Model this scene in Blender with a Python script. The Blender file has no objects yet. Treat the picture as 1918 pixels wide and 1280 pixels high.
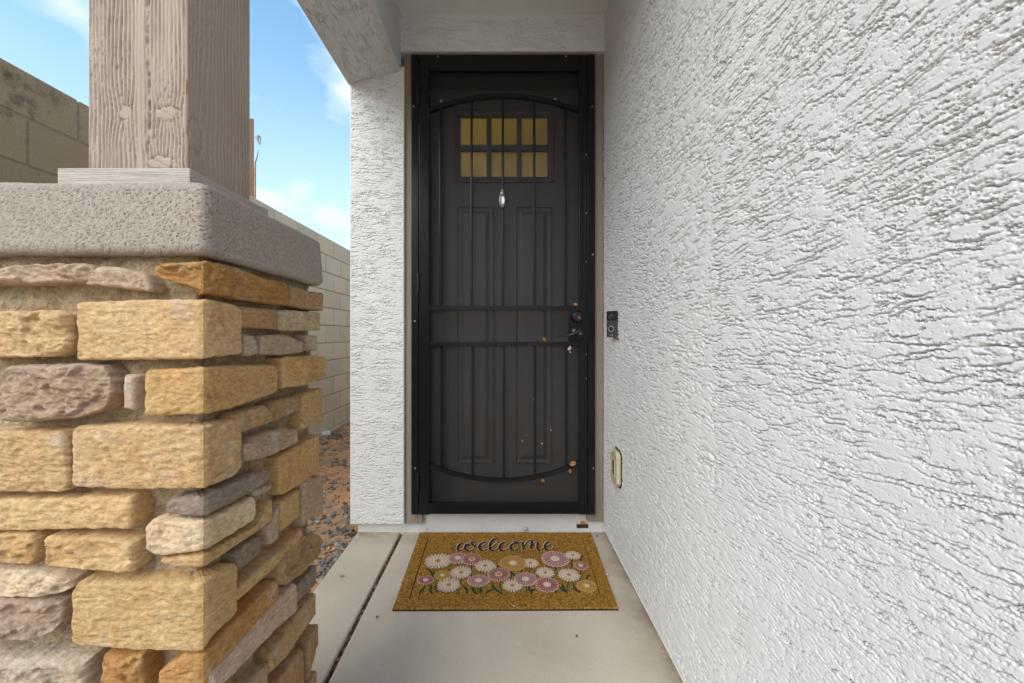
import bpy, bmesh, math, random
import numpy as np
from mathutils import Vector

C = bpy.context.scene
R = math.radians
# ------------------------------------------------------------------ camera
CAM_Z = 1.08
cam_d = bpy.data.cameras.new('camera')
cam_d.sensor_width = 36.0
F = 740.0
cam_d.lens = 36.0 * F / 1918.0
cam_d.shift_x = 17.0 / 1918.0
cam_d.shift_y = -12.0 / 1918.0
cam_d.clip_start = 0.02
cam_d.clip_end = 2000
cam = bpy.data.objects.new('camera', cam_d)
cam.location = (0, 0, CAM_Z)
cam.rotation_euler = (R(90), 0, 0)
C.collection.objects.link(cam)
C.camera = cam
# ------------------------------------------------------------------ light
SUN_EL, SUN_AZ = 37.0, 217.0          # azimuth clockwise from +Y: behind the camera, to its left
world = bpy.data.worlds.new('World')
C.world = world
world.use_nodes = True
wn, wl = world.node_tree.nodes, world.node_tree.links
wn.clear()
w_out = wn.new('ShaderNodeOutputWorld')
w_bg = wn.new('ShaderNodeBackground')
w_bg.inputs['Strength'].default_value = 0.14
sky = wn.new('ShaderNodeTexSky')
sky.sky_type = 'NISHITA'
sky.sun_disc = False
sky.sun_elevation = R(SUN_EL)
sky.sun_rotation = R(SUN_AZ)
sky.air_density = 1.3
sky.dust_density = 0.6
sky.ozone_density = 1.5
w_tc = wn.new('ShaderNodeTexCoord')
w_map = wn.new('ShaderNodeMapping')
w_map.inputs['Scale'].default_value = (1.0, 1.0, 1.9)
w_map.inputs['Location'].default_value = (8.1, 4.4, 1.6)
w_no = wn.new('ShaderNodeTexNoise')
w_no.inputs['Scale'].default_value = 3.4
w_no.inputs['Detail'].default_value = 7
w_no.inputs['Roughness'].default_value = 0.5
w_ra = wn.new('ShaderNodeValToRGB')
w_ra.color_ramp.elements[0].position = 0.48
w_ra.color_ramp.elements[0].color = (0, 0, 0, 1)
w_ra.color_ramp.elements[1].position = 0.66
w_ra.color_ramp.elements[1].color = (0.85, 0.85, 0.85, 1)
w_mix = wn.new('ShaderNodeMixRGB')
w_mix.inputs['Color2'].default_value = (5.4, 5.6, 6.0, 1)
w_hsv = wn.new('ShaderNodeHueSaturation')
w_hsv.inputs['Saturation'].default_value = 1.05
w_hsv.inputs['Value'].default_value = 1.15
wl.new(w_tc.outputs['Generated'], w_map.inputs['Vector'])
wl.new(w_map.outputs['Vector'], w_no.inputs['Vector'])
wl.new(w_no.outputs['Fac'], w_ra.inputs['Fac'])
wl.new(sky.outputs['Color'], w_hsv.inputs['Color'])
# thin haze: the blue pales towards the horizon all the way round
w_sep = wn.new('ShaderNodeSeparateXYZ')
wl.new(w_tc.outputs['Generated'], w_sep.inputs[0])
w_hr = wn.new('ShaderNodeMapRange')
w_hr.interpolation_type = 'SMOOTHSTEP'
w_hr.inputs['From Min'].default_value = 0.08
w_hr.inputs['From Max'].default_value = 0.60
w_hr.inputs['To Min'].default_value = 0.85
w_hr.inputs['To Max'].default_value = 0.0
wl.new(w_sep.outputs['Z'], w_hr.inputs['Value'])
w_hz = wn.new('ShaderNodeMixRGB')
w_hz.inputs['Color2'].default_value = (3.3, 4.2, 5.2, 1)
wl.new(w_hr.outputs['Result'], w_hz.inputs['Fac'])
w_tint = wn.new('ShaderNodeMixRGB')
w_tint.blend_type = 'MULTIPLY'
w_tint.inputs['Fac'].default_value = 1.0
w_tint.inputs['Color2'].default_value = (1.0, 1.15, 1.08, 1)
wl.new(w_hsv.outputs['Color'], w_tint.inputs['Color1'])
wl.new(w_tint.outputs['Color'], w_hz.inputs['Color1'])
wl.new(w_hz.outputs['Color'], w_mix.inputs['Color1'])
wl.new(w_ra.outputs['Color'], w_mix.inputs['Fac'])
wl.new(w_mix.outputs['Color'], w_bg.inputs['Color'])
wl.new(w_bg.outputs['Background'], w_out.inputs['Surface'])

sun_d = bpy.data.lights.new('sun', 'SUN')
sun_d.energy = 2.0
sun_d.angle = R(56)
sun_d.color = (1.0, 0.95, 0.88)
sun = bpy.data.objects.new('sun', sun_d)
_az, _el = R(SUN_AZ), R(SUN_EL)
_dir = Vector((math.sin(_az) * math.cos(_el), math.cos(_az) * math.cos(_el), math.sin(_el)))
sun.rotation_euler = _dir.to_track_quat('Z', 'Y').to_euler()
C.collection.objects.link(sun)
C.view_settings.view_transform = 'Standard'
C.view_settings.look = 'None'
C.view_settings.gamma = 1.0
C.view_settings.exposure = 0.78
C.view_settings.use_curve_mapping = False
C.cycles.max_bounces = 8
C.cycles.diffuse_bounces = 5
C.cycles.transparent_max_bounces = 12

# ------------------------------------------------------------------ helpers
rng = random.Random(7)
nr = np.random.RandomState(11)
VPX, VPY = 942.0, 628.0


def P(x, y, Y):
    """point seen at photograph pixel (x, y) that lies at distance Y"""
    return Vector(((x - VPX) / F * Y, Y, CAM_Z - (y - VPY) / F * Y))


def PX(x, Y):
    return (x - VPX) / F * Y


def PZ(y, Y):
    return CAM_Z - (y - VPY) / F * Y


_perm = np.arange(256)
np.random.RandomState(3).shuffle(_perm)
_perm = np.concatenate([_perm, _perm])
_ga = np.random.RandomState(5).rand(256) * 2 * np.pi
_gx, _gy = np.cos(_ga), np.sin(_ga)


def perlin(x, y, seed=0):
    x = x + seed * 17.31
    y = y + seed * 9.77
    xi = np.floor(x).astype(np.int64)
    yi = np.floor(y).astype(np.int64)
    xf, yf = x - xi, y - yi
    u = xf * xf * xf * (xf * (xf * 6 - 15) + 10)
    v = yf * yf * yf * (yf * (yf * 6 - 15) + 10)

    def g(ix, iy, dx, dy):
        h = _perm[(_perm[ix & 255] + iy) & 255]
        return _gx[h] * dx + _gy[h] * dy
    a = g(xi, yi, xf, yf)
    b = g(xi + 1, yi, xf - 1, yf)
    c = g(xi, yi + 1, xf, yf - 1)
    d = g(xi + 1, yi + 1, xf - 1, yf - 1)
    ab = a + u * (b - a)
    cd = c + u * (d - c)
    return (ab + v * (cd - ab)) * 1.5


def fbm(x, y, oct=4, seed=0, rough=0.5):
    s, a, t = 0.0, 1.0, 0.0
    for o in range(oct):
        s = s + a * perlin(x * (2.03 ** o), y * (2.03 ** o), seed + o * 3.7)
        t += a
        a *= rough
    return s / t


def sstep(a, b, x):
    t = np.clip((x - a) / (b - a), 0, 1)
    return t * t * (3 - 2 * t)


def link(o, parent=None):
    C.collection.objects.link(o)
    if parent is not None:
        o.parent = parent
    return o


def tag(o, label=None, cat=None, group=None, kind=None):
    if label:
        o['label'] = label
    if cat:
        o['category'] = cat
    if group:
        o['group'] = group
    if kind:
        o['kind'] = kind
    return o


def thing(name, label, cat, loc=(0, 0, 0), group=None):
    o = bpy.data.objects.new(name, None)
    o.empty_display_size = 0.1
    o.location = loc
    link(o)
    return tag(o, label, cat, group)


def np_mesh(name, verts, quads, smooth=True):
    me = bpy.data.meshes.new(name)
    verts = np.asarray(verts, dtype=np.float32).reshape(-1, 3)
    quads = np.asarray(quads, dtype=np.int32)
    k = quads.shape[1]
    n = quads.shape[0]
    me.vertices.add(len(verts))
    me.vertices.foreach_set('co', verts.ravel())
    me.loops.add(n * k)
    me.loops.foreach_set('vertex_index', quads.ravel())
    me.polygons.add(n)
    me.polygons.foreach_set('loop_start', np.arange(0, n * k, k, dtype=np.int32))
    me.polygons.foreach_set('loop_total', np.full(n, k, dtype=np.int32))
    me.polygons.foreach_set('use_smooth', np.full(n, smooth))
    me.update(calc_edges=True)
    me.validate()
    return me


def grid_quads(m, n, off=0, wrap=False, flip=False):
    """quads of an m x n vertex grid (index = i*n + j)"""
    mi = m if wrap else m - 1
    i, j = np.meshgrid(np.arange(mi), np.arange(n - 1), indexing='ij')
    i2 = (i + 1) % m
    q = np.stack([i * n + j, i2 * n + j, i2 * n + j + 1, i * n + j + 1], axis=-1).reshape(-1, 4) + off
    return q[:, ::-1] if flip else q


def mobj(name, me, mat, parent=None, loc=None):
    o = bpy.data.objects.new(name, me)
    if mat is not None:
        for m in (mat if isinstance(mat, (list, tuple)) else [mat]):
            me.materials.append(m)
    if parent is not None and loc is None:
        o.location = -Vector(parent_world(parent))
    if loc is not None:
        o.location = loc
    return link(o, parent)


def parent_world(p):
    v = Vector(p.location)
    while p.parent is not None:
        p = p.parent
        v += p.location
    return v


def bobj(name, bm, mat, parent=None, smooth=False, bevel=0.0, seg=2):
    """link a bmesh (world coordinates) as one object"""
    if bevel > 0:
        bmesh.ops.bevel(bm, geom=bm.edges[:] , offset=bevel, segments=seg, affect='EDGES', profile=0.5, clamp_overlap=True)
    bmesh.ops.recalc_face_normals(bm, faces=bm.faces[:])
    me = bpy.data.meshes.new(name)
    for f in bm.faces:
        f.smooth = smooth
    bm.to_mesh(me)
    bm.free()
    return mobj(name, me, mat, parent)


def box(bm, x0, x1, y0, y1, z0, z1):
    vs = [bm.verts.new(p) for p in ((x0, y0, z0), (x1, y0, z0), (x1, y1, z0), (x0, y1, z0),
                                    (x0, y0, z1), (x1, y0, z1), (x1, y1, z1), (x0, y1, z1))]
    for f in ((0, 3, 2, 1), (4, 5, 6, 7), (0, 1, 5, 4), (1, 2, 6, 5), (2, 3, 7, 6), (3, 0, 4, 7)):
        bm.faces.new([vs[i] for i in f])
    return vs


def box_obj(name, x0, x1, y0, y1, z0, z1, mat, parent=None, bevel=0.0, seg=2):
    bm = bmesh.new()
    box(bm, x0, x1, y0, y1, z0, z1)
    return bobj(name, bm, mat, parent, bevel=bevel, seg=seg)


def lathe(bm, prof, center, axis='Y', n=24, sign=-1):
    """prof: list of (radius, offset along axis). Towards the viewer is -Y."""
    cx, cy, cz = center
    rings = []
    for r, d in prof:
        ring = []
        for k in range(n):
            a = 2 * math.pi * k / n
            if axis == 'Y':
                p = (cx + r * math.cos(a), cy + sign * d, cz + r * math.sin(a))
            elif axis == 'Z':
                p = (cx + r * math.cos(a), cy + r * math.sin(a), cz + d)
            else:
                p = (cx + sign * d, cy + r * math.cos(a), cz + r * math.sin(a))
            ring.append(bm.verts.new(p))
        rings.append(ring)
    for a, b in zip(rings[:-1], rings[1:]):
        for k in range(n):
            bm.faces.new((a[k], a[(k + 1) % n], b[(k + 1) % n], b[k]))
    bm.faces.new(rings[0])
    bm.faces.new(rings[-1])


def tube(bm, pts, radii, n=8, squash=1.0):
    """tube through points; radii a number or list"""
    pts = [Vector(p) for p in pts]
    if not isinstance(radii, (list, tuple)):
        radii = [radii] * len(pts)
    rings = []
    up = Vector((0, 0, 1))
    for i, p in enumerate(pts):
        t = (pts[min(i + 1, len(pts) - 1)] - pts[max(i - 1, 0)]).normalized()
        ref = up if abs(t.dot(up)) < 0.9 else Vector((0, 1, 0))
        a = t.cross(ref).normalized()
        b = t.cross(a).normalized()
        rings.append([bm.verts.new(p + (a * math.cos(2 * math.pi * k / n) + b * squash * math.sin(2 * math.pi * k / n)) * radii[i])
                      for k in range(n)])
    for a, b in zip(rings[:-1], rings[1:]):
        for k in range(n):
            bm.faces.new((a[k], a[(k + 1) % n], b[(k + 1) % n], b[k]))
    bm.faces.new(rings[0])
    bm.faces.new(rings[-1])


# ------------------------------------------------------------------ materials
def new_mat(name):
    m = bpy.data.materials.new(name)
    m.use_nodes = True
    nt = m.node_tree
    return m, nt.nodes, nt.links, nt.nodes['Principled BSDF']


def mk(name, col, rough=0.8, var=0.15, vscale=6.0, bump=0.0, bscale=200.0, metallic=0.0, col2=None, c2scale=3.0,
       c2pos=(0.5, 0.65), stretch=(1, 1, 1), bump2=0.0, b2scale=30.0, spec=0.5, detail=5, rvar=0.0, coat=0.0, objcol=False):
    m, N, L, b = new_mat(name)
    b.inputs['Roughness'].default_value = rough
    b.inputs['Metallic'].default_value = metallic
    b.inputs['Specular IOR Level'].default_value = spec
    b.inputs['Coat Weight'].default_value = coat
    tc = N.new('ShaderNodeTexCoord')
    mp = N.new('ShaderNodeMapping')
    mp.inputs['Scale'].default_value = stretch
    geo = N.new('ShaderNodeNewGeometry')
    L.new(geo.outputs['Position'], mp.inputs['Vector'])
    if objcol:
        oi = N.new('ShaderNodeObjectInfo')
        base_out = oi.outputs['Color']
    else:
        rgb = N.new('ShaderNodeRGB')
        rgb.outputs[0].default_value = (*col, 1)
        base_out = rgb.outputs[0]
    cur = base_out
    if col2 is not None:
        n2 = N.new('ShaderNodeTexNoise')
        n2.inputs['Scale'].default_value = c2scale
        n2.inputs['Detail'].default_value = 6
        n2.inputs['Roughness'].default_value = 0.65
        L.new(mp.outputs['Vector'], n2.inputs['Vector'])
        r2 = N.new('ShaderNodeValToRGB')
        r2.color_ramp.elements[0].position = c2pos[0]
        r2.color_ramp.elements[1].position = c2pos[1]
        L.new(n2.outputs['Fac'], r2.inputs['Fac'])
        mx = N.new('ShaderNodeMixRGB')
        mx.inputs['Color2'].default_value = (*col2, 1)
        L.new(r2.outputs['Color'], mx.inputs['Fac'])
        L.new(cur, mx.inputs['Color1'])
        cur = mx.outputs['Color']
    if var > 0:
        n1 = N.new('ShaderNodeTexNoise')
        n1.inputs['Scale'].default_value = vscale
        n1.inputs['Detail'].default_value = detail
        n1.inputs['Roughness'].default_value = 0.6
        L.new(mp.outputs['Vector'], n1.inputs['Vector'])
        mr = N.new('ShaderNodeMapRange')
        mr.inputs['From Min'].default_value = 0.25
        mr.inputs['From Max'].default_value = 0.75
        mr.inputs['To Min'].default_value = 1 - var
        mr.inputs['To Max'].default_value = 1 + var
        L.new(n1.outputs['Fac'], mr.inputs['Value'])
        hv = N.new('ShaderNodeVectorMath')
        hv.operation = 'SCALE'
        L.new(cur, hv.inputs[0])
        L.new(mr.outputs['Result'], hv.inputs['Scale'])
        cur = hv.outputs[0]
        if rvar > 0:
            rr = N.new('ShaderNodeMapRange')
            rr.inputs['To Min'].default_value = rough - rvar
            rr.inputs['To Max'].default_value = rough + rvar
            L.new(n1.outputs['Fac'], rr.inputs['Value'])
            L.new(rr.outputs['Result'], b.inputs['Roughness'])
    L.new(cur, b.inputs['Base Color'])
    nrm = None
    for bs, sc in ((bump, bscale), (bump2, b2scale)):
        if bs > 0:
            nb = N.new('ShaderNodeTexNoise')
            nb.inputs['Scale'].default_value = sc
            nb.inputs['Detail'].default_value = 4
            nb.inputs['Roughness'].default_value = 0.65
            L.new(mp.outputs['Vector'], nb.inputs['Vector'])
            bn = N.new('ShaderNodeBump')
            bn.inputs['Strength'].default_value = 1.0
            bn.inputs['Distance'].default_value = bs
            L.new(nb.outputs['Fac'], bn.inputs['Height'])
            if nrm is not None:
                L.new(nrm, bn.inputs['Normal'])
            nrm = bn.outputs['Normal']
    if nrm is not None:
        L.new(nrm, b.inputs['Normal'])
    return m


M = {}
M['stucco'] = mk('white_stucco', (0.62, 0.613, 0.602), 0.95, 0.035, 5, bump=0.0005, bscale=420, spec=0.12)
M['stucco_flat'] = mk('white_stucco_plain', (0.62, 0.613, 0.602), 0.85, 0.04, 5, bump=0.002, bscale=160, spec=0.25)
M['ceiling'] = mk('porch_ceiling_paint', (0.66, 0.65, 0.63), 0.8, 0.04, 3, bump=0.0006, bscale=250, spec=0.25)
M['curb'] = mk('painted_curb', (0.58, 0.565, 0.54), 0.75, 0.07, 8, bump=0.001, bscale=140, col2=(0.36, 0.31, 0.25),
               c2scale=26, c2pos=(0.66, 0.74), spec=0.3)
M['dirt'] = mk('red_dirt', (0.60, 0.31, 0.145), 0.95, 0.25, 12, bump=0.006, bscale=60, col2=(0.36, 0.24, 0.15), c2scale=1.6,
               c2pos=(0.45, 0.65), bump2=0.02, b2scale=9, spec=0.15)
M['mortar'] = mk('mortar', (0.44, 0.325, 0.20), 0.95, 0.35, 90, bump=0.010, bscale=170, col2=(0.50, 0.39, 0.26), c2scale=9,
                 bump2=0.006, b2scale=45, spec=0.15)
M['cap'] = mk('sand_finish_cap', (0.395, 0.335, 0.285), 0.95, 0.22, 170, bump=0.0034, bscale=330, spec=0.2, bump2=0.0008, b2scale=700)
M['trim'] = mk('taupe_wood_trim', (0.25, 0.205, 0.165), 0.8, 0.22, 9, bump=0.006, bscale=90, stretch=(1, 1, 0.07), spec=0.25,
               bump2=0.0008, b2scale=190)
M['post'] = mk('taupe_rough_wood', (0.37, 0.295, 0.24), 0.85, 0.10, 14, bump=0.0009, bscale=240, stretch=(1, 1, 0.25), spec=0.2,
               bump2=0.0006, b2scale=600)
M['post_base'] = mk('taupe_rough_board', (0.46, 0.40, 0.35), 0.85, 0.10, 14, bump=0.006, bscale=70, stretch=(0.10, 0.10, 2.2), spec=0.2)
M['metal'] = mk('black_painted_steel', (0.008, 0.0078, 0.009), 0.22, 0.12, 30, bump=0.00015, bscale=420, spec=0.24, rvar=0.06)
M['door'] = mk('dark_brown_door_paint', (0.058, 0.050, 0.046), 0.5, 0.08, 6, bump=0.0004, bscale=80, stretch=(1, 1, 0.2), spec=0.35)
M['jamb'] = mk('dark_door_jamb', (0.028, 0.024, 0.022), 0.55, 0.1, 6, spec=0.3)
M['bronze'] = mk('dark_bronze', (0.055, 0.051, 0.048), 0.30, 0.15, 40, metallic=0.85, spec=0.5)
M['nickel'] = mk('brushed_nickel', (0.42, 0.39, 0.36), 0.30, 0.1, 40, metallic=1.0)
M['screw'] = mk('zinc_screw', (0.30, 0.28, 0.26), 0.35, 0.1, 40, metallic=0.9)
M['black'] = mk('black_plastic', (0.012, 0.012, 0.014), 0.25, 0.05, 20, coat=0.3)
M['black_satin'] = mk('black_satin_plastic', (0.028, 0.028, 0.033), 0.45, 0.05, 20)
M['ringlight'] = mk('pale_ring', (0.36, 0.345, 0.29), 0.4, 0.0)
M['beige'] = mk('beige_plastic', (0.43, 0.38, 0.25), 0.5, 0.08, 12, bump=0.0002, bscale=300)
M['slot'] = mk('dark_slot', (0.03, 0.022, 0.018), 0.5, 0.1, 30)
M['coir'] = mk('coir_mat', (0.47, 0.24, 0.048), 0.95, 0.75, 120, bump=0.012, bscale=240, col2=(0.15, 0.065, 0.014), c2scale=150,
               c2pos=(0.46, 0.66), spec=0.1, detail=4)
M['coir_edge'] = mk('black_rubber', (0.015, 0.014, 0.013), 0.7, 0.1)
M['cream'] = mk('cream_print', (0.62, 0.485, 0.385), 0.95, 0.16, 420, bump=0.002, bscale=420, spec=0.1)
M['pink'] = mk('pink_print', (0.31, 0.145, 0.155), 0.95, 0.25, 420, bump=0.002, bscale=420, spec=0.1)
M['rose'] = mk('rose_print', (0.26, 0.08, 0.075), 0.95, 0.25, 420, bump=0.002, bscale=420, spec=0.1)
M['gold'] = mk('gold_print', (0.36, 0.195, 0.045), 0.95, 0.25, 420, bump=0.002, bscale=420, spec=0.1)
M['goldline'] = mk('pale_gold_print', (0.50, 0.36, 0.16), 0.95, 0.2, 420, bump=0.002, bscale=420, spec=0.1)
M['green'] = mk('green_print', (0.028, 0.06, 0.026), 0.95, 0.3, 420, bump=0.002, bscale=420, spec=0.1)
M['green2'] = mk('olive_print', (0.14, 0.15, 0.045), 0.95, 0.3, 420, bump=0.002, bscale=420, spec=0.1)
M['ink'] = mk('navy_print', (0.016, 0.022, 0.032), 0.9, 0.2, 420, bump=0.001, bscale=420, spec=0.15)
M['leaf'] = mk('dry_leaf', (0.34, 0.155, 0.035), 0.7, 0.35, 60)
M['leaf_brown'] = mk('brown_leaf', (0.13, 0.06, 0.03), 0.8, 0.35, 60)
M['leaf_green'] = mk('green_leaf', (0.14, 0.20, 0.07), 0.6, 0.2, 60)
M['pebble'] = mk('pale_pebble', (0.45, 0.42, 0.38), 0.8, 0.2, 80, bump=0.001, bscale=300)
M['stake'] = mk('rusty_brown_wood', (0.15, 0.085, 0.055), 0.85, 0.3, 12, stretch=(1, 1, 0.15), bump=0.002, bscale=90)
M['stalk'] = mk('dry_stalk', (0.30, 0.235, 0.16), 0.85, 0.3, 20)
M['white'] = mk('white_fluff', (0.75, 0.74, 0.72), 0.9, 0.1, 50)


def stone_material():
    m, N, L, b = new_mat('ledge_stone')
    b.inputs['Roughness'].default_value = 0.88
    b.inputs['Specular IOR Level'].default_value = 0.22
    oi = N.new('ShaderNodeObjectInfo')
    geo = N.new('ShaderNodeNewGeometry')
    ad = N.new('ShaderNodeVectorMath')
    mul = N.new('ShaderNodeVectorMath')
    mul.operation = 'SCALE'
    mul.inputs[0].default_value = (7, 3, 5)
    L.new(oi.outputs['Random'], mul.inputs['Scale'])
    L.new(geo.outputs['Position'], ad.inputs[0])
    L.new(mul.outputs[0], ad.inputs[1])

    def noise(scale, detail=6, rough=0.6, st=None):
        n = N.new('ShaderNodeTexNoise')
        n.inputs['Scale'].default_value = scale
        n.inputs['Detail'].default_value = detail
        n.inputs['Roughness'].default_value = rough
        if st:
            mp = N.new('ShaderNodeMapping')
            mp.inputs['Scale'].default_value = st
            L.new(ad.outputs[0], mp.inputs['Vector'])
            L.new(mp.outputs['Vector'], n.inputs['Vector'])
        else:
            L.new(ad.outputs[0], n.inputs['Vector'])
        return n.outputs['Fac']

    def ramp(v, p0, p1, c0=(0, 0, 0), c1=(1, 1, 1)):
        r = N.new('ShaderNodeValToRGB')
        r.color_ramp.elements[0].position = p0
        r.color_ramp.elements[0].color = (*c0, 1)
        r.color_ramp.elements[1].position = p1
        r.color_ramp.elements[1].color = (*c1, 1)
        L.new(v, r.inputs['Fac'])
        return r.outputs['Color']

    def mix(f, a, c, mode='MIX'):
        x = N.new('ShaderNodeMixRGB')
        x.blend_type = mode
        if isinstance(f, float):
            x.inputs['Fac'].default_value = f
        else:
            L.new(f, x.inputs['Fac'])
        for s, v in (('Color1', a), ('Color2', c)):
            if isinstance(v, tuple):
                x.inputs[s].default_value = (*v, 1)
            else:
                L.new(v, x.inputs[s])
        return x.outputs['Color']
    c = oi.outputs['Color']
    c = mix(ramp(noise(9, 5), 0.42, 0.70, (0, 0, 0), (0.6, 0.6, 0.6)), c, mix(1.0, c, (0.84, 0.68, 0.50), 'MULTIPLY'))      # ochre patches
    c = mix(ramp(noise(17, 6), 0.56, 0.72, (0, 0, 0), (0.5, 0.5, 0.5)), c, (0.62, 0.56, 0.47))        # pale bloom
    c = mix(ramp(noise(38, 6, 0.7), 0.60, 0.70, (0, 0, 0), (0.65, 0.65, 0.65)), c, mix(1.0, c, (0.45, 0.37, 0.30), 'MULTIPLY'))  # brown stain
    c = mix(ramp(noise(120, 3), 0.68, 0.76, (0, 0, 0), (0.5, 0.5, 0.5)), c, (0.33, 0.32, 0.31))       # grey flecks
    c = mix(1.0, c, ramp(noise(75, 6, 0.7, (1, 1, 2.4)), 0.32, 0.68, (0.72, 0.67, 0.62), (1.24, 1.24, 1.24)), 'MULTIPLY')
    L.new(c, b.inputs['Base Color'])
    prev = None
    for dist, v in ((0.012, noise(26, 9, 0.66, (1, 1, 2.2))), (0.0065, noise(105, 7, 0.74, (1, 1, 2.0))), (0.002, noise(400, 4, 0.65))):
        bn = N.new('ShaderNodeBump')
        bn.inputs['Distance'].default_value = dist
        bn.inputs['Strength'].default_value = 0.85
        L.new(v, bn.inputs['Height'])
        if prev:
            L.new(prev, bn.inputs['Normal'])
        prev = bn.outputs['Normal']
    L.new(prev, b.inputs['Normal'])
    return m


M['stone'] = stone_material()


def concrete_material():
    m, N, L, b = new_mat('broomed_concrete')
    b.inputs['Specular IOR Level'].default_value = 0.3
    geo = N.new('ShaderNodeNewGeometry')

    def noise(scale, detail=6, rough=0.6, st=None, off=(0, 0, 0)):
        n = N.new('ShaderNodeTexNoise')
        n.inputs['Scale'].default_value = scale
        n.inputs['Detail'].default_value = detail
        n.inputs['Roughness'].default_value = rough
        mp = N.new('ShaderNodeMapping')
        mp.inputs['Scale'].default_value = st or (1, 1, 1)
        mp.inputs['Location'].default_value = off
        L.new(geo.outputs['Position'], mp.inputs['Vector'])
        L.new(mp.outputs['Vector'], n.inputs['Vector'])
        return n.outputs['Fac']

    def mr(v, a, c, d, e):
        n = N.new('ShaderNodeMapRange')
        for k, x in zip(('From Min', 'From Max', 'To Min', 'To Max'), (a, c, d, e)):
            n.inputs[k].default_value = x
        L.new(v, n.inputs['Value'])
        return n.outputs['Result']

    def mul(a, c):
        n = N.new('ShaderNodeMath')
        n.operation = 'MULTIPLY'
        L.new(a, n.inputs[0])
        if isinstance(c, float):
            n.inputs[1].default_value = c
        else:
            L.new(c, n.inputs[1])
        return n.outputs[0]

    def mix(f, a, c):
        x = N.new('ShaderNodeMixRGB')
        L.new(f, x.inputs['Fac'])
        for sct, v in (('Color1', a), ('Color2', c)):
            if isinstance(v, tuple):
                x.inputs[sct].default_value = (*v, 1)
            else:
                L.new(v, x.inputs[sct])
        return x.outputs['Color']
    sep = N.new('ShaderNodeSeparateXYZ')
    L.new(geo.outputs['Position'], sep.inputs[0])
    c = mix(mr(noise(2.1, 5), 0.35, 0.65, 0, 1), (0.58, 0.50, 0.41), (0.485, 0.415, 0.335))
    c = mix(mr(noise(1.1, 4, 0.6, (2.2, 0.7, 1), (4, 2, 0)), 0.52, 0.66, 0, 0.55), c, (0.40, 0.35, 0.295))   # trowel drag
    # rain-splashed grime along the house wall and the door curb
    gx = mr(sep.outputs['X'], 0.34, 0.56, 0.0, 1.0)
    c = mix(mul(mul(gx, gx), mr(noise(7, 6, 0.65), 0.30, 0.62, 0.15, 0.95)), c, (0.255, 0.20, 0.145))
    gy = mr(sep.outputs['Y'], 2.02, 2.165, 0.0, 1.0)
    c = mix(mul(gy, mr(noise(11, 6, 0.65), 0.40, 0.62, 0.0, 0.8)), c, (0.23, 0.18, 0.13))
    c = mix(mr(noise(95, 3, 0.5), 0.67, 0.73, 0, 0.6), c, (0.26, 0.21, 0.16))                      # grit specks
    c = mix(mr(noise(60, 2, 0.5, None, (9, 1, 3)), 0.70, 0.75, 0, 0.5), c, (0.62, 0.57, 0.50))      # pale specks
    sc = N.new('ShaderNodeVectorMath')
    sc.operation = 'SCALE'
    L.new(c, sc.inputs[0])
    L.new(mr(noise(240, 3), 0.3, 0.7, 0.90, 1.10), sc.inputs['Scale'])
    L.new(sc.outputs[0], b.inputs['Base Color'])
    L.new(mr(noise(3.0, 4), 0.3, 0.7, 0.55, 0.85), b.inputs['Roughness'])
    prev = None
    for dist, v in ((0.002, noise(12, 4)), (0.0012, noise(260, 3, 0.6, (1.6, 0.5, 1))), (0.0008, noise(600, 2))):
        bn = N.new('ShaderNodeBump')
        bn.inputs['Distance'].default_value = dist
        L.new(v, bn.inputs['Height'])
        if prev:
            L.new(prev, bn.inputs['Normal'])
        prev = bn.outputs['Normal']
    L.new(prev, b.inputs['Normal'])
    return m


M['concrete'] = concrete_material()


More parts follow.
